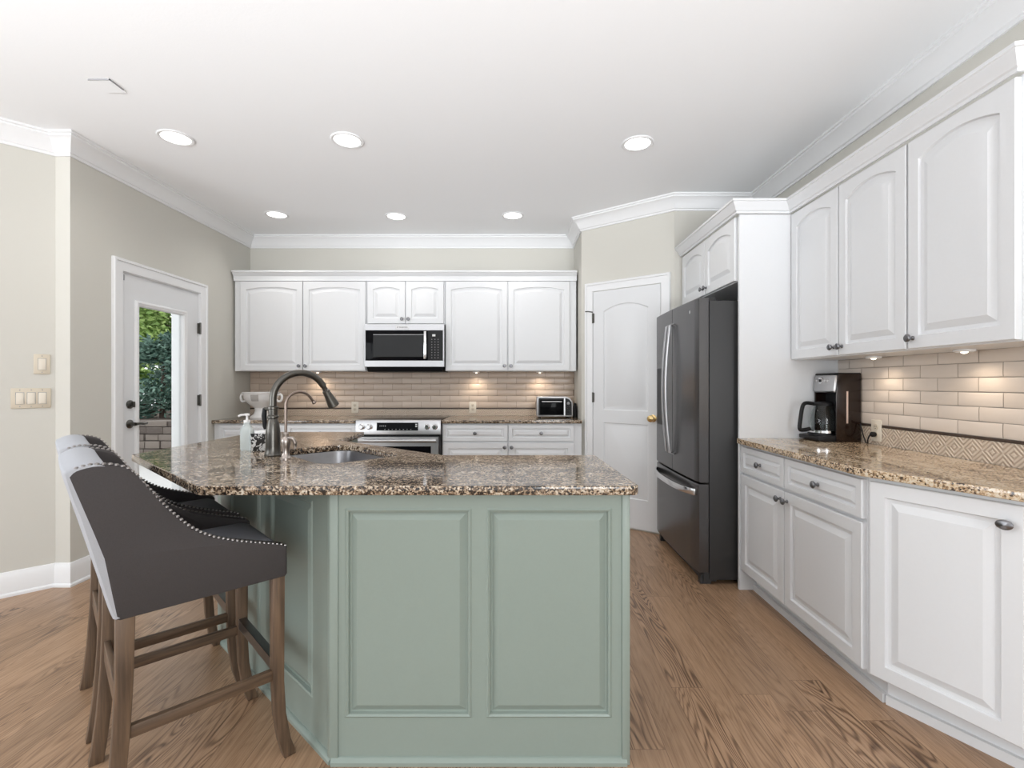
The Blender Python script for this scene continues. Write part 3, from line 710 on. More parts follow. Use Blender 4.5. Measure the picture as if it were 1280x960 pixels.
# ------------------------------------------------------------------ stools
def make_stool(label, loc, rotz):
    """origin under the middle of the rear legs; local +y is forward, x across"""
    hw = .225
    r = thing('counter_stool', label, 'stool', loc, rotz)
    top = catmull([(-.105, 1.008), (-.092, 1.022), (-.060, 1.030), (-.028, 1.028), (.002, 1.020), (.027, 1.002), (.061, .951), (.097, .897), (.134, .851), (.172, .812), (.222, .779), (.286, .753), (.354, .731), (.415, .712), (.430, .700)], 3)
    outl = [(.430, .612), (.424, .605), (-.002, .603), (-.012, .612)] + [(-.0395, .78), (-.105, 1.008)][:1] + top
    sides = {}
    for s in (1, -1):
        x_out, x_in = s * hw, s * (hw - .045)
        m = MB(); n = len(outl)
        cx = .15; cz = .75
        def ins(p, k): 
            v = Vector((cx - p[0], cz - p[1])); return (p[0] + v.x / max(v.length, .01) * k, p[1] + v.y / max(v.length, .01) * k)
        lo = [[(x_out - s * .010, *ins(p, .0)) for p in outl], [(x_out - s * .003, *ins(p, .003)) for p in outl], [(x_out, *ins(p, .010)) for p in outl]]
        li = [[(x_in + s * .010, *p) for p in outl], [(x_in + s * .003, *ins(p, .003)) for p in outl], [(x_in, *ins(p, .010)) for p in outl]]
        m.loft(list(reversed(lo)) + li)
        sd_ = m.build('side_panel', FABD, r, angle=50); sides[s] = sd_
        # nailheads along the top edge
        tot = 0; last = Vector(top[2]); mm = MB()
        for p in top[2:-2]:
            v = Vector(p)
            while (v - last).length >= .0135:
                last = last + (v - last).normalized() * .0135
                mm.lathe([(.0058, -.001), (.0052, .002), (.003, .0038), (.0005, .0042)], (x_out - s * .006, last.x, last.y), 8)
        mm.build('nailhead_trim', NAIL, sd_)
    # backrest: thick slab between the sides, leaning back, rolled top
    prof = catmull([(-.014, .610), (-.026, .65), (-.0565, .78), (-.085, .90), (-.111, 1.004), (-.104, 1.022), (-.070, 1.034), (-.035, 1.028), (-.022, 1.005), (.004, .90), (.030, .78), (.040, .70), (.040, .618)], 4)
    m = MB(); xs = [-(hw - .001), -(hw - .012), -.12, -.06, 0, .06, .12, hw - .012, hw - .001]
    loops = []
    for x in xs:
        bow = .005 * (1 - (x / hw) ** 2); hgt = .008 * (1 - (x / hw) ** 2)
        edge = .006 if abs(x) > hw - .005 else 0
        loops.append([(x, y - bow * max(0, min(1, (z - .6) / .3)) + (edge if y < 0 else 0), z + hgt * max(0, (z - .9) / .13) - (edge if z > .9 else 0)) for y, z in prof])
    m.loft(loops); m.build('backrest', FAB_LIT, r, angle=60)
    # seat cushion and apron
    m = MB(); k = hw - .046
    lp_ = lambda i, z, cr=0: [(a, b, z + cr) for a, b in roundpoly([(-k + i, .035 + i), (k - i, .035 + i), (k - i, .426 - i), (-k + i, .426 - i)], .02, 4)]
    m.loft([lp_(.004, .606), lp_(0, .612), lp_(0, .680), lp_(.008, .700), lp_(.03, .712), lp_(.09, .718)]); m.build('seat', SEAT_LIT, r, angle=60)
    # legs
    def leg(px, pts, s=.019):
        loops = []
        for y, z, sc in pts:
            h = s * sc; loops.append([(px - h, y - h, z), (px + h, y - h, z), (px + h, y + h, z), (px - h, y + h, z)])
        return MB().loft(loops).build('leg', LEGW, r, bevel=.003)
    for s in (1, -1):
        px = s * (hw - .024)
        leg(px, [(.404, .608, 1.0), (.404, .40, .95), (.404, .26, .92), (.410, .15, .92), (.424, .06, .95), (.438, .012, 1.0), (.440, 0, .96)])
        leg(px, [(.012, .608, 1.1), (.010, .45, 1.05), (.004, .30, 1.0), (-.006, .16, .98), (-.018, .05, .98), (-.026, 0, 1.0)])
    xi = hw - .024
    for s in (1, -1):
        MB().box(s * xi - .010, s * xi + .010, .022, .390, .268, .302).build('stretcher', RAILY, r, bevel=.002)
    MB().box(-xi + .018, xi - .018, -.006, .010, .330, .395).build('stretcher', RAILX, r, bevel=.002)
    fr = MB().box(-xi + .018, xi - .018, .392, .412, .292, .330).build('stretcher', RAILX, r, bevel=.002)
    mm = MB(); mm.box(-xi + .019, xi - .019, .388, .4145, .330, .333); mm.box(-xi + .019, xi - .019, .3885, .3915, .296, .333); mm.build('footrest_plate', PEWT, r, smooth=False)
    return r
SRZ = math.atan2(-.714, .70)
P0 = Vector((-1.062, 1.288)) + u * .225
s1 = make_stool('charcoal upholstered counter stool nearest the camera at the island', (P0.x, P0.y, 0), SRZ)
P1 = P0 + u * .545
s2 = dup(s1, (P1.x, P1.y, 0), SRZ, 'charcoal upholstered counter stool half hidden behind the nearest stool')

# ------------------------------------------------------------------ refrigerator
FY0, FY1, FX0 = 2.958, 3.848, 1.19
fr = thing('refrigerator', 'dark stainless french-door refrigerator with bottom freezer', 'refrigerator', (FX0, FY1, 0), -PI / 2)
FW = FY1 - FY0
MB().box(.004, FW - .004, .004, 1.90 - FX0, .03, 1.755).build('body', BLKSIDE, fr, bevel=.004)
m = MB(); m.box(.01, FW - .01, -.030, .05, .020, .072)
for x in (.02, FW - .06): m.box(x, x + .04, -.045, .02, .0, .06)
m.build('base_grille', BLKSIDE, fr, smooth=False)
def fdoor(name, x0, x1, z0, z1, parent=fr):
    n = 14; loops = []
    def yf(x):
        t = (x / FW) * 2 - 1; return -.070 - .012 * (1 - t * t) + .012 * max(0, (abs(t) - .93) / .07) ** 2
    for z, i in ((z0, .006), (z0 + .006, 0), (z1 - .006, 0), (z1, .006)):
        l = [(x0 + (x1 - x0) * k / n, yf(x0 + (x1 - x0) * k / n) + i, z) for k in range(n + 1)]
        l += [(x1, -.002, z), (x0, -.002, z)]
        loops.append(l)
    return MB().loft(loops).build(name, BLKST, parent, angle=30), yf
mid = FW / 2
dl_, yf = fdoor('fridge_door', .002, mid - .003, .632, 1.772)
dr_, _ = fdoor('fridge_door', mid + .003, FW - .002, .632, 1.772)
fz, _ = fdoor('freezer_drawer', .002, FW - .002, .076, .620)
for dd, sx in ((dl_, -1), (dr_, 1)):
    xh = mid + sx * .034; b = yf(xh)
    pts = [(xh, b, .745), (xh, b - .030, .760)] + [(xh, b - .030 - .030 * math.sin(PI * k / 12), .765 + .88 * k / 12) for k in range(1, 12)] + [(xh, b - .030, 1.650), (xh, b, 1.665)]
    m = MB(); loops = []
    for p in pts: loops.append([(p[0] - .013, p[1] - .007, p[2]), (p[0] + .013, p[1] - .007, p[2]), (p[0] + .013, p[1] + .007, p[2]), (p[0] - .013, p[1] + .007, p[2])])
    m.loft(loops); m.build('handle', STEEL, dd, bevel=.003, angle=40)
loops = []
for k in range(15):
    x = .04 + (FW - .08) * k / 14; t = 2 * k / 14 - 1; y = yf(x) - .050 * (1 - abs(t) ** 4) - .002
    loops.append([(x, y - .006, .545), (x, y + .008, .545), (x, y + .008, .585), (x, y - .006, .585)])
MB().loft(loops).build('handle', CHROME, fz, bevel=.002, angle=40)
m = MB()
x0_, x1_ = .060, .215
m.add([(x0_, yf(x0_) - .002, .93), (x1_, yf(x1_) - .002, .93), (x1_, yf(x1_) - .002, 1.36), (x0_, yf(x0_) - .002, 1.36), (x0_, yf(x0_) + .02, .93), (x1_, yf(x1_) + .02, .93), (x1_, yf(x1_) + .02, 1.36), (x0_, yf(x0_) + .02, 1.36)],
      [(0, 1, 2, 3), (7, 6, 5, 4), (0, 4, 5, 1), (1, 5, 6, 2), (2, 6, 7, 3), (3, 7, 4, 0)])
dsp = m.build('water_dispenser', BLACK, dl_, smooth=False)
MB().lathe([(0, 0), (.011, 0), (.011, .002), (0, .0025)], (FW - .12, yf(FW - .12) + .001, 1.70), 16, '-y').build('badge', STEEL, dr_)
for x in (.05, FW - .05): MB().box(x - .03, x + .03, -.06, .05, 1.756, 1.776).build('hinge_cover', BLKSIDE, fr, bevel=.004)

# ------------------------------------------------------------------ range
rx0, rx1 = -1.432, -.672
rg = thing('range', 'stainless slide-in electric range between the back base cabinets', 'range', (rx0, 4.30, 0))
RW = rx1 - rx0
MB().box(.003, RW - .003, .02, .62, .02, .905).build('body', BLKSIDE, rg, smooth=False)
MB().box(.0, RW, .012, .62, .906, .918).build('cooktop', BLKGL, rg, bevel=.002)
MB().prism([(.03, .785), (-.028, .790), (-.012, .917), (.03, .920)], 'x', 0, RW).build('control_panel', STEEL, rg, bevel=.003)
def onpanel(z): return -.028 + (z - .790) / .127 * .016
dp = MB(); dp.add([(.190, onpanel(.825) - .0015, .825), (.560, onpanel(.825) - .0015, .825), (.560, onpanel(.895) - .0015, .895), (.190, onpanel(.895) - .0015, .895),
                   (.190, onpanel(.825) + .004, .825), (.560, onpanel(.825) + .004, .825), (.560, onpanel(.895) + .004, .895), (.190, onpanel(.895) + .004, .895)],
                  [(0, 1, 2, 3), (7, 6, 5, 4), (0, 4, 5, 1), (1, 5, 6, 2), (2, 6, 7, 3), (3, 7, 4, 0)])
dsp = dp.build('display', BLKGL, rg, smooth=False)
for k in range(4): MB().box(.215 + k * .016, .224 + k * .016, onpanel(.86) - .003, onpanel(.86), .862, .870).build('marking', GREYL, dsp, smooth=False)
for k in range(8): MB().box(.26 + k * .033, .268 + k * .033, onpanel(.835) - .003, onpanel(.835), .833, .838).build('marking', GREYL, dsp, smooth=False)
for k in range(3): MB().box(.535, .550, onpanel(.86) - .003, onpanel(.86), .838 + k * .018, .848 + k * .018).build('marking', WHITEP, dsp, smooth=False)
for x in (.055, .122, .640, .708):
    m = MB().lathe([(0, 0), (.026, 0), (.026, .006), (.020, .010), (.019, .030), (.016, .034), (0, .034)], (x, onpanel(.86) + .002, .858), 20, '-y')
    kb = m.build('knob', CHROME, rg)
MB().box(.004, RW - .004, -.004, .02, .772, .786).build('vent_gap', BLACK, rg, smooth=False)
m = MB()
for a, b, c_, d in ((.02, .085, .215, .768), (RW - .085, RW - .02, .215, .768), (.085, RW - .085, .685, .768), (.085, RW - .085, .215, .30)): m.box(a, b, -.026, .019, c_, d)
od = m.build('oven_door', STEEL, rg, smooth=False)
MB().box(.085, RW - .085, -.022, .010, .30, .685).build('oven_window', BLKGL, od, smooth=False)
m = MB(); m.tube([(.03, -.070, .738), (RW - .03, -.070, .738)], .014, 14)
for x in (.06, RW - .06): m.box(x - .012, x + .012, -.066, -.024, .728, .748)
m.build('door_handle', STEEL, od)
MB().box(.02, RW - .02, -.022, .019, .05, .205).build('storage_drawer', STEEL, rg, bevel=.003)

# ------------------------------------------------------------------ microwave
mx0, mz0, mz1 = -1.440, 1.358, 1.810
mw = thing('microwave', 'stainless over-the-range microwave with black glass door', 'microwave', (mx0, 4.560, mz0))
MW, MH = .757, mz1 - mz0
MB().box(.004, MW - .004, .02, .385, .045, MH).build('body', BLKSIDE, mw, smooth=False)
MB().prism([(.385, 0.0), (.05, 0.0), (.012, .044), (.385, .044)], 'x', .02, MW - .02).build('vent_grille', BLACK, mw, smooth=False)
m = MB(); m.box(0, MW, 0, .022, MH - .060, MH); m.box(0, MW, 0, .022, .046, .105); m.box(0, .010, 0, .022, .105, MH - .06); m.box(MW - .012, MW, 0, .022, .105, MH - .06)
m.build('face_frame', STEEL, mw, bevel=.0015, smooth=False)
mdo = MB().box(.010, .600, -.004, .021, .106, MH - .061).build('door', BLKGL, mw, bevel=.002)
MB().box(.085, .565, -.0052, .0, .140, MH - .105).build('window', WINGL, mdo, smooth=False)
MB().box(.085, .565, -.0056, -.004, MH - .1045, MH - .098).build('window_trim', GREYL, mdo, smooth=False)
m = MB(); m.box(.572, .596, -.048, -.034, .118, MH - .072)
for z in (.125, MH - .095): m.box(.575, .593, -.036, -.003, z, z + .018)
m.build('handle', CHROME, mdo, bevel=.003)
cpn = MB().box(.602, MW - .012, -.003, .021, .106, MH - .061).build('control_panel', BLACK, mw, smooth=False)
MB().box(.645, .675, -.0045, -.002, MH - .118, MH - .098).build('clock_display', WHITEP, cpn, smooth=False)
for i in range(3):
    for j in range(8): MB().box(.637 + i * .030, .644 + i * .030, -.0045, -.002, .128 + j * .025, .134 + j * .025).build('key', GREYL, cpn, smooth=False)
bd = MB().box(.300, .420, -.003, .001, MH - .046, MH - .016).build('badge', WHITEP, mw, smooth=False)
m = MB()
for k, wd in enumerate((.009, .004, .008, .008, .009, .008, .006, .009, .004, .009)): m.box(.310 + k * .0102, .310 + k * .0102 + wd * .8, -.004, -.002, MH - .037, MH - .025)
m.build('badge_lettering', GREYL, bd, smooth=False)

# ------------------------------------------------------------------ backsplashes
def splash(name, label, loc, rotz, ln, z0, z1, border_h, tile, grout):
    r = thing(name, label, 'backsplash', loc, rotz)
    MB().box(0, ln, -.006, 0, z0, z1).build('grout_bed', grout, r, smooth=False)
    bo = MB().box(0, ln, -.011, 0, -border_h / 2, border_h / 2).build('border_tile', CARVE, r, smooth=False, loc=(0, 0, z0 + border_h / 2))
    zl = z0 + border_h
    MB().box(0, ln, -.013, 0, zl, zl + .013).build('liner_strip', BORDER_GROOVE, r, bevel=.003)
    m = MB(); z = zl + .015; row = 0; tl, th = .196, .0615
    while z < z1 - .012:
        x = -(.5 * tl if row % 2 else .0) - random.uniform(0, .01)
        while x < ln:
            a, b = max(0, x), min(ln, x + tl - .0032); zt = min(z + th - .002, z1)
            if b - a > .015:
                n = 8; fr_, bk = [], []
                vs_ = []; fs_ = []
                dz0, dz1 = random.uniform(-.0006, .0006), random.uniform(-.0006, .0006)
                for k in range(n + 1):
                    xx = a + (b - a) * k / n; t = 2 * k / n - 1; puff = .002 * (1 - t ** 4) ; sag = .0026 * (1 - t * t)
                    for (zz, q) in ((z + dz0 - sag * .5 + .0013, 0.55), (z + (zt - z) * .12, 1.0), (z + (zt - z) * .88, 1.0), (zt + dz1 - sag * .35, .55)):
                        vs_.append((xx, -.0065 - .0035 * q - puff * q, zz))
                for k in range(n):
                    for q in range(3): fs_.append((k * 4 + q, (k + 1) * 4 + q, (k + 1) * 4 + q + 1, k * 4 + q + 1))
                fs_.append((0, 1, 2, 3)); fs_.append((n * 4 + 3, n * 4 + 2, n * 4 + 1, n * 4))
                m.add(vs_, fs_)
            x += tl
        z += th; row += 1
    m.build('tiles', tile, r, angle=60)
    return r
splash('backsplash', 'beige subway tile backsplash behind the range', (XL + .005, YB - .0015, 0), 0, PA[0] - XL - .006, CT1 + .001, UZ0 + .0, .066, TILE, GROUT)
splash('backsplash', 'pale cream subway tile backsplash behind the coffee maker', (XR - .0015, 2.888, 0), -PI / 2, 1.75, CT1 + .001, RZ0 + .0, .092, TILE2, GROUT2)

# ------------------------------------------------------------------ plates, lights and small fittings
def outlet(label, loc, rotz):
    r = thing('wall_outlet', label, 'outlet', loc, rotz)
    MB().box(-.036, .036, -.006, 0, -.058, .058).build('cover_plate', PLATEW, r, bevel=.0025)
    for z in (.020, -.020):
        so = MB().lathe([(0, 0), (.0165, 0), (.0165, .0025), (0, .003)], (0, -.006, z), 18, '-y').build('socket', PLATE, r)
        m = MB(); m.box(-.0065, -.0045, -.0096, -.0085, z - .002, z + .007); m.box(.0045, .0065, -.0096, -.0085, z - .002, z + .007); m.box(-.002, .002, -.0096, -.0085, z - .010, z - .006)
        m.build('slot', BLACK, so, smooth=False)
    return r
outlet('almond outlet plate on the back tiles left of the range', (-1.655, YB - .0135, 1.000), 0)
outlet('almond outlet plate on the back tiles right of the range', (-.445, YB - .0135, 1.000), 0)
outlet('almond outlet plate with a black plug beside the coffee maker', (XR - .0135, 2.575, .990), -PI / 2)
def switch(label, gangs, s, z):
    dv = (Vector(NE) - Vector(NK)).normalized(); p = Vector(NK) + dv * s
    rz = math.atan2(-dv.y, -dv.x)
    r = thing('light_switch', label, 'light switch', (p.x, p.y, z), rz)
    hw = .036 + .0245 * (gangs - 1)
    MB().box(-hw, hw, -.0065, 0, -.060, .060).build('cover_plate', PLATE, r, bevel=.0025)
    for k in range(gangs):
        x = (k - (gangs - 1) / 2) * .0475
        m = MB(); m.box(x - .0185, x + .0185, -.0072, -.004, -.0355, .0355); gp = m.build('rocker_frame', GREYL, r, smooth=False)
        MB().prism([(-.005, -.034), (-.010, -.034), (-.0085, 0), (-.0072, .034), (-.005, .034)], 'x', x - .0165, x + .0165).build('rocker', PLATEW, gp, bevel=.001)
        m = MB()
        for z_ in (.049, -.049): m.lathe([(0, 0), (.003, 0), (.003, .001), (0, .0012)], (x, -.0062, z_), 10, '-y')
        m.build('screw', GREYL, r)
    return r
switch('single almond rocker switch, the upper plate on the left wall', 1, .059, 1.360)
switch('triple almond rocker switch plate below the single one', 3, .105, 1.155)

def can_light(label, x, y):
    r = thing('recessed_light', label, 'ceiling light', (x, y, CZ), 0, 'recessed ceiling downlights')
    n = 36; prof = [(.098, -.0005), (.100, -.004), (.094, -.0075), (.080, -.006), (.078, -.001)]
    loops = [[(rr * math.cos(2 * PI * k / n), rr * math.sin(2 * PI * k / n), z) for k in range(n)] for rr, z in prof]
    MB().loft(loops, False, False).build('trim_ring', TRIM, r)
    MB().lathe([(0, -.002), (.080, -.002), (.080, -.0035), (.06, -.0045), (0, -.005)], (0, 0, 0), n).build('lens', LITE, r)
    l = bpy.data.lights.new('downlight', 'SPOT'); l.energy = 13; l.spot_size = math.radians(150); l.spot_blend = .9; l.shadow_soft_size = .07; l.color = (1, .975, .94)
    o = bpy.data.objects.new('downlight', l); C.objects.link(o); o.location = (0, 0, -.02); o.parent = r
    return r
for lab, x, y in (('recessed ceiling light nearest the left wall in the near row', -2.09, 2.95), ('middle recessed ceiling light of the near row', -1.048, 2.98),
                  ('recessed ceiling light nearest the pantry door in the near row', .765, 3.02), ('recessed ceiling light over the left back wall cabinets', -2.137, 4.288),
                  ('recessed ceiling light in front of the microwave cabinet', -1.08, 4.33), ('recessed ceiling light over the right back wall cabinets', -.029, 4.31)):
    can_light(lab, x, y)
cs = thing('ceiling_vent', 'small square white plate with edge shade painted grey on the ceiling at left', 'ceiling plate', (-2.072, 2.437, CZ))
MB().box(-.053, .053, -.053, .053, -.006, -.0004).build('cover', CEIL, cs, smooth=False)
m = MB(); m.box(-.053, .056, -.056, -.053, -.007, -.0004); m.box(.053, .056, -.056, .030, -.007, -.0004); m.build('edge_shade', GREYL, cs, smooth=False)  # grey strips paint the shade along the near and right edges

def puck(label, x, y, z, e=1.1, sz=110):
    r = thing('puck_light', label, 'under-cabinet light', (x, y, z), 0, 'under-cabinet puck lights')
    MB().lathe([(0, -.0005), (.036, -.0005), (.036, -.008), (.030, -.011), (.026, -.011), (.026, -.009), (0, -.009)], (0, 0, 0), 24).build('housing', TRIM, r)
    MB().lathe([(0, -.0095), (.012, -.0095), (.012, -.013), (.006, -.017), (0, -.018)], (0, 0, 0), 16).build('bulb', PUCK, r)
    l = bpy.data.lights.new('puck_glow', 'SPOT'); l.energy = e; l.color = (1, .84, .66); l.spot_size = math.radians(sz); l.spot_blend = 1.0; l.shadow_soft_size = .02
    o = bpy.data.objects.new('puck_glow', l); C.objects.link(o); o.location = (0, 0, -.022); o.parent = r
puck('puck light under the right wall cabinet, nearest the coffee maker', 1.84, 2.47, RZ0, 1.7, 150)
puck('puck light under the single-door cabinet at the right edge', 1.84, 1.97, RZ0, 1.7, 150)
puck('puck light under the back cabinet, just right of the microwave', -.40, 4.84, UZ0, 3.0, 150)
puck('puck light under the back cabinet, above the toaster oven', .24, 4.84, UZ0, 3.0, 150)
puck('puck light under the left back cabinet', -2.0, 4.84, UZ0, 3.0, 150)

# ------------------------------------------------------------------ countertop objects
to = thing('toaster_oven', 'silver toaster oven with black glass front on the back counter', 'toaster oven', (.200, 4.585, CT1))
TW, TH, TD = .345, .205, .26
sh_ = roundpoly([(0, .012), (TW, .012), (TW, TH), (0, TH)], [.012, .012, .075, .02], 7)
MB().prism(sh_, 'y', .008, TD).build('body', STEEL, to, bevel=.003)
MB().prism(roundpoly([(.016, .026), (TW - .012, .026), (TW - .012, TH - .014), (.016, TH - .014)], [.006, .006, .064, .01], 7), 'y', .004, .02).build('front_bezel', BLACK, to)
dd = MB().box(.030, .252, -.002, .006, .034, TH - .03).build('door', BLKGL, to, bevel=.002)
m = MB(); m.tube([(.045, -.026, TH - .048), (.237, -.026, TH - .048)], .006); m.tube([(.055, -.026, TH - .048), (.055, 0, TH - .048)], .004); m.tube([(.227, -.026, TH - .048), (.227, 0, TH - .048)], .004); m.build('handle', STEEL, dd)
MB().box(.258, .270, -.001, .006, .026, TH - .016).build('divider', STEEL, to, smooth=False)
for z in (.060, .100, .140):
    MB().lathe([(0, 0), (.015, 0), (.013, .016), (0, .017)], (.300, .004, z), 16, '-y').build('knob', BLACK if z < .13 else GREYL, to)
m = MB()
for x in (.03, TW - .03):
    for y in (.03, TD - .03): m.lathe([(0, 0), (.012, 0), (.012, .014), (0, .014)], (x, y, 0), 10)
m.build('foot', BLACK, to)
MB().tube([(.13, .09, .07), (.13, .06, .072)], .01).build('rack_knob', CHROME, to)
cn = thing('canister', 'slim black canister squeezed between toaster oven and side wall', 'canister', (.572, 4.66, CT1))
MB().lathe([(0, 0), (.021, 0), (.022, .004), (.022, .105), (.018, .115), (0, .115)], (0, 0, 0), 18).build('jar', BLACK, cn)
MB().lathe([(0, .115), (.016, .115), (.015, .132), (.008, .140), (0, .141)], (0, 0, 0), 18).build('lid', BLACK, cn)

pb = thing('pedestal_bowl', 'white ceramic pedestal bowl with scroll handles on the back left counter', 'bowl', (-2.44, 4.60, CT1))
MB().lathe([(0, 0), (.100, 0), (.102, .012), (.092, .020), (.066, .040), (.055, .070), (.060, .098), (.085, .118), (.125, .150), (.150, .195), (.157, .235), (.166, .240), (.166, .248), (.150, .248), (.140, .200), (.10, .150), (0, .135)], (0, 0, 0), 36).build('bowl', CERAM, pb)
for s in (1, -1):
    MB().tube(catmull([(s * .150, 0, .215), (s * .185, 0, .225), (s * .198, 0, .195), (s * .182, 0, .160), (s * .150, 0, .165), (s * .150, 0, .185)], 5), .011, 10).build('handle', CERAM, pb)
loops = []
for z in (.165, .180, .195, .210, .225):
    rr = {.165: .139, .180: .147, .195: .152, .210: .155, .225: .158}[z]
    loops.append([(rr * math.cos(a) if False else (rr + .003) * math.sin(a), -(rr + .003) * math.cos(a), z) for a in [(-.22 + .44 * k / 6 + .1) for k in range(7)]] +
                 [((rr - .003) * math.sin(a), -(rr - .003) * math.cos(a), z) for a in [(.22 - .44 * k / 6 + .1) for k in range(7)]])
MB().loft(loops).build('relief_plaque', CERGR, pb)

# coffee maker: faces -X; local x toward the camera, -y toward the aisle (rot -90)
cm = thing('coffee_maker', 'dark brown and silver drip coffee maker with carafe on the right counter', 'coffee maker', (1.930, 2.882, CT1), -PI / 2)
CW = .200     # local x 0..CW is far..near ; local y: 0 at the wall, negative toward the aisle
MB().prism([(-.005, .0), (-.200, .0), (-.235, .008), (-.235, .030), (-.150, .036), (-.005, .036)], 'x', .006, CW - .006).build('base', BLACK, cm, bevel=.004)
MB().lathe([(0, .030), (.068, .030), (.072, .034), (.070, .042), (0, .043)], (CW / 2, -.160, 0), 28).build('warming_plate', BLACK, cm)
MB().box(.006, CW - .006, -.075, -.004, .036, .380).build('column', BLACK, cm, smooth=False)
MB().prism([(-.075, .275), (-.140, .275), (-.152, .285), (-.140, .376), (-.075, .376)], 'x', .008, CW - .008).build('brew_head', STEEL, cm, bevel=.004)
for x0_, x1_ in ((0, .0065), (CW - .0065, CW)):
    MB().prism([(-.002, .0), (-.140, .0), (-.140, .275), (-.128, .384), (-.002, .384)], 'x', x0_, x1_).build('side_panel', BROWNP, cm, bevel=.002)
MB().prism([(-.002, .377), (-.136, .377), (-.132, .388), (-.002, .388)], 'x', .002, CW - .002).build('lid', BLACK, cm, bevel=.003)
MB().box(CW - .001, CW + .0015, -.084, -.074, .105, .285).build('water_gauge', GAUGE, cm, bevel=.001)
def onhead(z): return -.152 + (z - .285) / .091 * .012
bz = MB().lathe([(0, 0), (.020, 0), (.019, .004), (0, .0045)], (.070, onhead(.345), .345), 20, '-y').build('display_bezel', CHROME, cm)
MB().box(.060, .080, onhead(.345) - .0065, onhead(.345), .337, .353).build('display', BLACK, bz, smooth=False)
for x in (.112, .135, .035): MB().lathe([(0, 0), (.008, 0), (.007, .004), (0, .0045)], (x, onhead(.345), .345), 14, '-y').build('button', CHROME, cm)
cf = MB().lathe([(.030, .046), (.062, .046), (.068, .056), (.072, .100), (.066, .150), (.052, .185), (.050, .200), (.047, .200), (.049, .184), (.063, .149), (.069, .100), (.065, .058), (.030, .050)], (CW / 2, -.150, 0), 28).build('carafe', CARAFE, cm)
MB().lathe([(0, .200), (.053, .200), (.054, .212), (.045, .222), (0, .224)], (CW / 2, -.150, 0), 28).build('carafe_lid', BLACK, cf)
MB().lathe([(.0675, .047), (.0735, .047), (.0735, .060), (.0675, .060)], (CW / 2, -.150, 0), 28).build('carafe_band', CHROME, cf)
hx = CW / 2
hd = catmull([(hx - .01, -.205, .212), (hx + .0, -.250, .215), (hx + .005, -.272, .195), (hx + .005, -.285, .12), (hx + .005, -.288, .066), (hx, -.262, .060), (hx, -.226, .066)], 5)
MB().tube(hd, .011, 10).build('carafe_handle', BLACK, cf)
pc = MB()
pcb = thing('power_cord', 'black power cord and plug from coffee maker to the outlet', 'cord', (0, 0, 0))
MB().tube(catmull([(1.915, 2.670, 1.02), (1.920, 2.655, .96), (1.915, 2.630, .925), (1.905, 2.600, .920), (1.895, 2.585, .940), (1.900, 2.578, .965), (1.912, 2.575, .970)], 6), .0032, 8).build('cable', BLACK, pcb)
MB().lathe([(0, 0), (.012, 0), (.014, .006), (.014, .018), (.007, .026), (0, .026)], (XR - .0235, 2.575, .970), 16, '-x').build('plug', BLACK, pcb)

# ------------------------------------------------------------------ outdoors, seen through the patio door
struct(MB().box(-16, XL - .121, 2.9, 16, -.17, -.12).build('patio_ground', CONC, smooth=False))
pp_ = MB().box(-3.405, -3.265, 4.74, 4.88, -.119, 2.75).build('porch_post', TRIM, bevel=.006)
tag(pp_, 'white square porch post outside the patio door', 'post')
m = MB(); rnd = random.Random(3); z = -.119
for row in range(6):
    h = rnd.uniform(.10, .14); x = -9.2
    while x < -5.0:
        l = rnd.uniform(.18, .42); j = rnd.uniform(0, .05)
        m.box(x, min(x + l - .012, -5.0), 8.30 - j, 8.60, z, z + h - .010); x += l
    z += h
sw = m.build('stone_wall', STONE, bevel=.012); tag(sw, 'low stacked stone garden wall beyond the patio door', 'garden wall')
bedo = MB().box(-14, -4.8, 8.61, 14.5, -.119, .56).build('planting_bed', SOIL, smooth=False); struct(bedo)
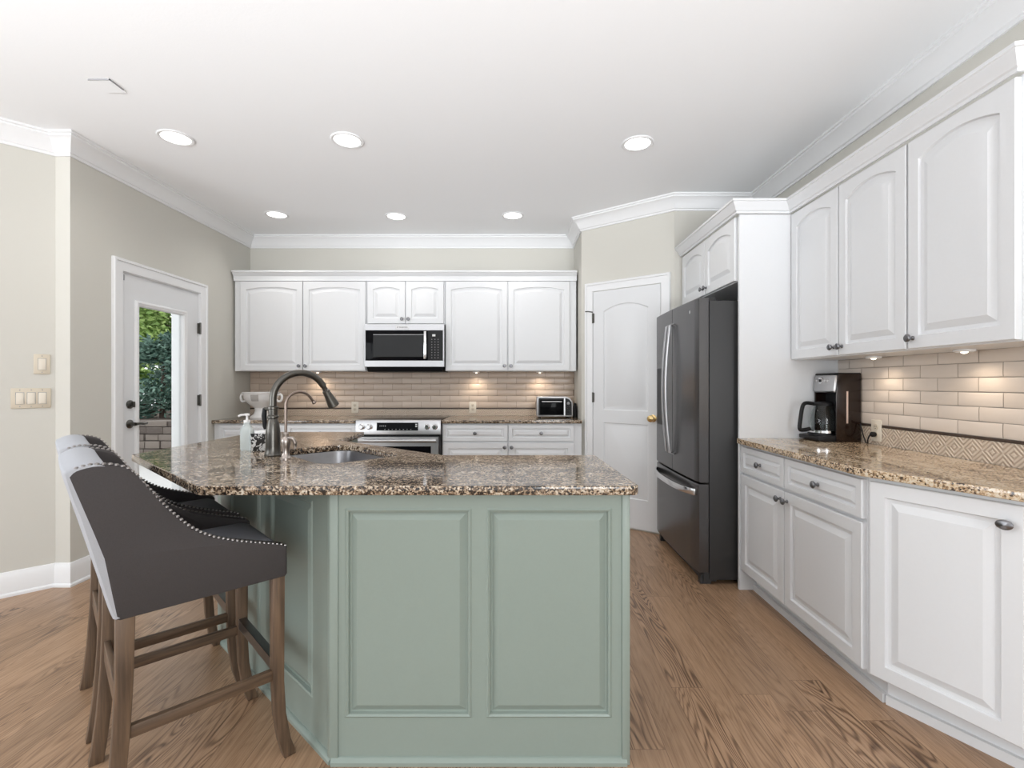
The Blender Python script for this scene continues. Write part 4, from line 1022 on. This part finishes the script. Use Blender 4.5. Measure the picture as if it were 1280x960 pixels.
def shrub(name, label, loc, h, rad, mat, n, leaf, seed, droop=0.0):
    r = thing(name, label, 'shrub', loc); rn = random.Random(seed)
    m = MB(); m.tube([(0, 0, 0), (.02, .01, h * .5), (0, 0, h * .92)], [.05, .035, .01], 8)
    tips = []
    for k in range(26):
        a = rn.uniform(0, 2 * PI); zz = h * rn.uniform(.06, .9); L_ = rad * (1.08 - zz / h * .75) * rn.uniform(.7, 1.0)
        e_ = (L_ * math.cos(a), L_ * math.sin(a), zz + L_ * (.25 - droop)); m.tube([(0, 0, zz), e_], [.014, .004], 5); tips.append(((0, 0, zz), e_))
    m.build('branches', BARK, r)
    f = MB()
    for k in range(n):
        p, q = tips[rn.randrange(len(tips))]; t = rn.uniform(.25, 1.05)
        c_ = Vector(p).lerp(Vector(q), t) + Vector((rn.gauss(0, .09), rn.gauss(0, .09), rn.gauss(0, .09)))
        d = (Vector(q) - Vector(p)).normalized() + Vector((rn.gauss(0, .5), rn.gauss(0, .5), rn.gauss(0, .4)))
        d.normalize(); s = d.cross(Vector((rn.gauss(0, 1), rn.gauss(0, 1), rn.gauss(0, 1)))).normalized()
        L_ = leaf[0] * rn.uniform(.6, 1.2); wv = leaf[1] * rn.uniform(.7, 1.2); nn = d.cross(s) * wv * .35
        f.add([c_, c_ + d * L_ * .5 + s * wv + nn, c_ + d * L_, c_ + d * L_ * .5 - s * wv + nn], [(0, 1, 2, 3)])
    f.build('foliage', mat, r, smooth=False)
    return r
shrub('spruce', 'blue-green spruce behind the patio door glass', (-7.15, 9.7, .56), 1.75, .80, SPRUCE, 5200, (.15, .026), 5, .3)
shrub('spruce', 'darker low spruce at the right behind the door glass', (-5.55, 9.2, .56), 1.25, .40, SPRUCE, 3000, (.14, .024), 8, .3)
shrub('leafy_shrub', 'bright green leafy shrub above the spruce outside', (-8.3, 11.6, .56), 3.9, 1.3, LEAF, 8000, (.16, .05), 11)
shrub('leafy_shrub', 'tall bright green shrub furthest away outside the door', (-10.4, 13.6, .56), 4.6, 1.5, LEAF, 7000, (.17, .055), 15)
